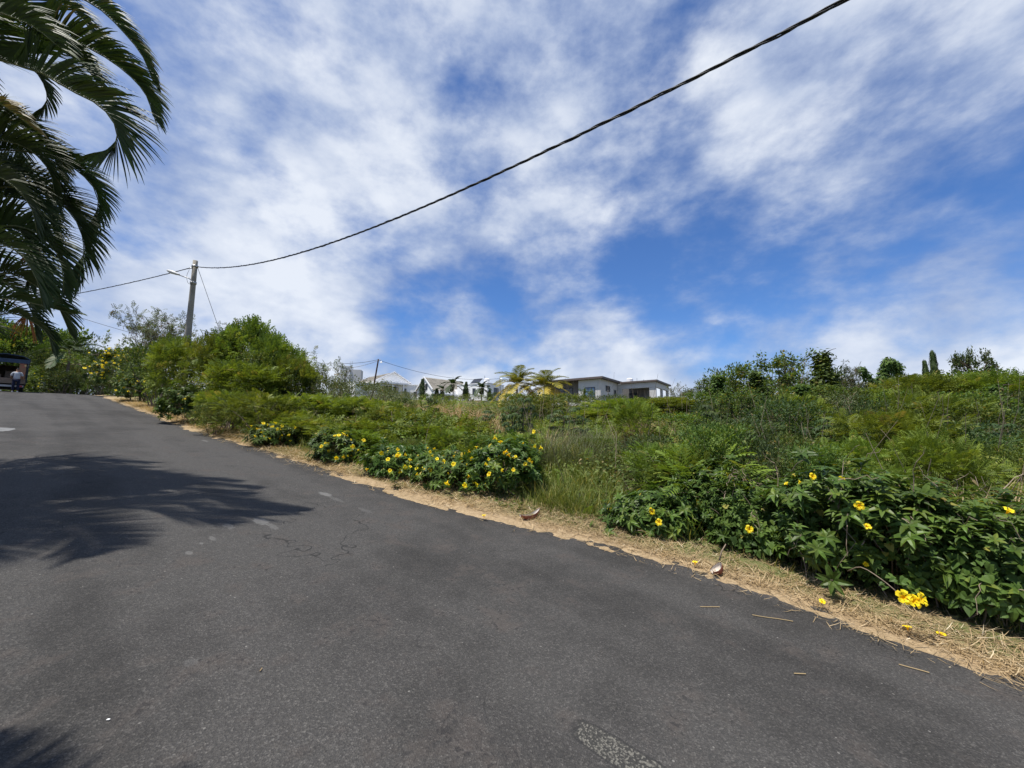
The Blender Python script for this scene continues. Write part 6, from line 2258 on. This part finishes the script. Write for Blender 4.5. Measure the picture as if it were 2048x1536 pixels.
# ------------------------------------------------------------------ litter on the verge
def sheath(label, px, py, length, width, rz, pitch, seed, lift=.05, stalk=0):
    """fallen palm leaf sheath: brown boat-shaped shell, pale inside"""
    g0 = pdir(px, py)
    t = 4.0
    for _ in range(40):
        p = np.array([0, 0, CAMZ]) + g0 * t
        t += (p[2] - float(ground_z(p[0], p[1]))) * 1.2
    p = np.array([0, 0, CAMZ]) + g0 * t
    root = empty('palm_sheath', p + np.array([0, 0, lift]), label, 'palm sheath', 'fallen palm sheaths')
    root.rotation_euler = (pitch, 0, rz)
    nu, nv = 12, 9
    for nm, off, mt in (('outer_skin', 0, 'husk_out'), ('inner_skin', -.004, 'husk_in')):
        V = []
        for i in range(nu):
            u = i / (nu - 1)
            w = width * math.sin(math.pi * min(1, .08 + .92 * u)) ** .6
            for j in range(nv):
                a = math.pi * (j / (nv - 1) - .5) * 1.25
                V.append((math.sin(a) * (w / 2 + off), (u - .5) * length, -math.cos(a) * (w * .45 + off) + .18 * length * (2 * u - 1) ** 2))
        Qd = [(i * nv + j, i * nv + j + 1, (i + 1) * nv + j + 1, (i + 1) * nv + j) for i in range(nu - 1) for j in range(nv - 1)]
        MB().add(V, Qd).build(nm, M[mt], root, True)
    if stalk:
        MB().tube([(0, length * .48, .05), (0, length * .48 + stalk * .5, .10), (0, length * .48 + stalk, .12)], [.009, .007, .005], 6).build('stalk', M['twig'], root, True)
    return root


sheath('fallen brown palm sheath lying at the edge of the tall grass', 1062, 1040, .34, .12, R(-62), R(12), 1, .06)
sheath('upright reddish palm sheath with pale inside, caught in the tall grass', 1163, 1014, .20, .13, R(-20), R(75), 2, .14)
sheath('broken palm sheath with a pale stalk on the verge below the creepers', 1436, 1150, .15, .11, R(-78), R(38), 3, .06, .17)

rng = np.random.RandomState(12)
for k, (px, py, lb) in enumerate(((1645, 1207, 'fallen yellow flower on the straw below the leaf rosettes'), (1883, 1272, 'fallen yellow flower lying near the right road edge'), (968, 1033, 'fallen yellow flower below the big flower mass'),
                                  (1815, 1258, 'faded yellow flower lying in the verge weeds'), (1390, 1127, 'wilted yellow flower on the verge beside the broken sheath'), (1690, 1180, 'small yellow flower low in the creepers'))):
    g0 = pdir(px, py)
    t = 3.5
    for _ in range(40):
        p = np.array([0, 0, CAMZ]) + g0 * t
        t += (p[2] - float(ground_z(p[0], p[1])) - .05) * 1.2
    p = np.array([0, 0, CAMZ]) + g0 * t
    o = bpy.data.objects.new('fallen_flower', FLOWERS[k % 3])
    link(o)
    o.matrix_world = frame_matrix(p + np.array([0, 0, .02]), np.array([math.cos(k), math.sin(k), 0]), nrm(np.array([rng.normal() * .5, -.4 + rng.normal() * .3, 1])), rng.uniform(.5, .75))
    tag(o, lb, 'flower', 'fallen flowers')
# the cluster of three open flowers hanging by the road on the right
b = P(1820, 1197, 3.05)
root = empty('flower_cluster', b, 'cluster of three bright yellow flowers hanging over the verge', 'flower')
for k, (dx, dz) in enumerate(((-.045, .01), (.015, -.012), (.06, .012))):
    o = mesh_obj('flower', FLOWERS[k], root)
    o.matrix_local = frame_matrix(np.array([dx, -.02 * k, dz]), np.array([0, .4, 1.]), nrm(np.array([dx * 6, -1, .2])), 1.15)
MB().tube(catmull([(-.05, .03, .02), (-.10, .12, .10), (-.12, .28, .14), (-.1, .45, .05)], 10), .004, 4).build('stem', M['twig'], root, True)

# loose straws and chips on the asphalt
for k, (px, py, ln, a, lb) in enumerate(((1545, 1238, .34, .5, 'long pale straw lying on the asphalt near the verge'), (1600, 1350, .08, .2, 'short pale straw on the asphalt right of centre'), (522, 1338, .06, 1.5, 'curved pale straw on the asphalt at lower left'),
                                        (1828, 1340, .22, .9, 'crooked pale straw on the asphalt at lower right'), (1420, 1215, .18, .05, 'straw lying along the ragged road edge'))):
    p = on_road(px, py, .008)
    q = [p + np.array([math.cos(a) * t, math.sin(a) * t * -.6 + .02 * math.sin(t * 9), .004 * math.sin(t * 20) + .095 * 0]) for t in np.linspace(-ln / 2, ln / 2, 7)]
    q = [np.array([v[0], v[1], float(road_surf(*s_c(v[0], v[1]))) + .008]) for v in q]
    o = mesh_obj('loose_straw', MB().tube(q, .0035, 4).data('loose_straw', M['dry']))
    tag(o, lb, 'straw', 'loose straws on the road')
p = on_road(217, 1437, .004)
rg = np.random.RandomState(9)
V = [p + np.array([rg.uniform(.5, 1) * .013 * math.cos(a), rg.uniform(.4, 1) * .009 * math.sin(a), .003]) for a in np.linspace(0, 6.28, 8, endpoint=False)] + [p + np.array([0, 0, .006])]
o = mesh_obj('white_chip', mesh_data('white_chip', np.array(V), np.array([(i, (i + 1) % 8, 8) for i in range(8)]), M['white']))
tag(o, 'small white chip on the asphalt at lower left', 'chip')
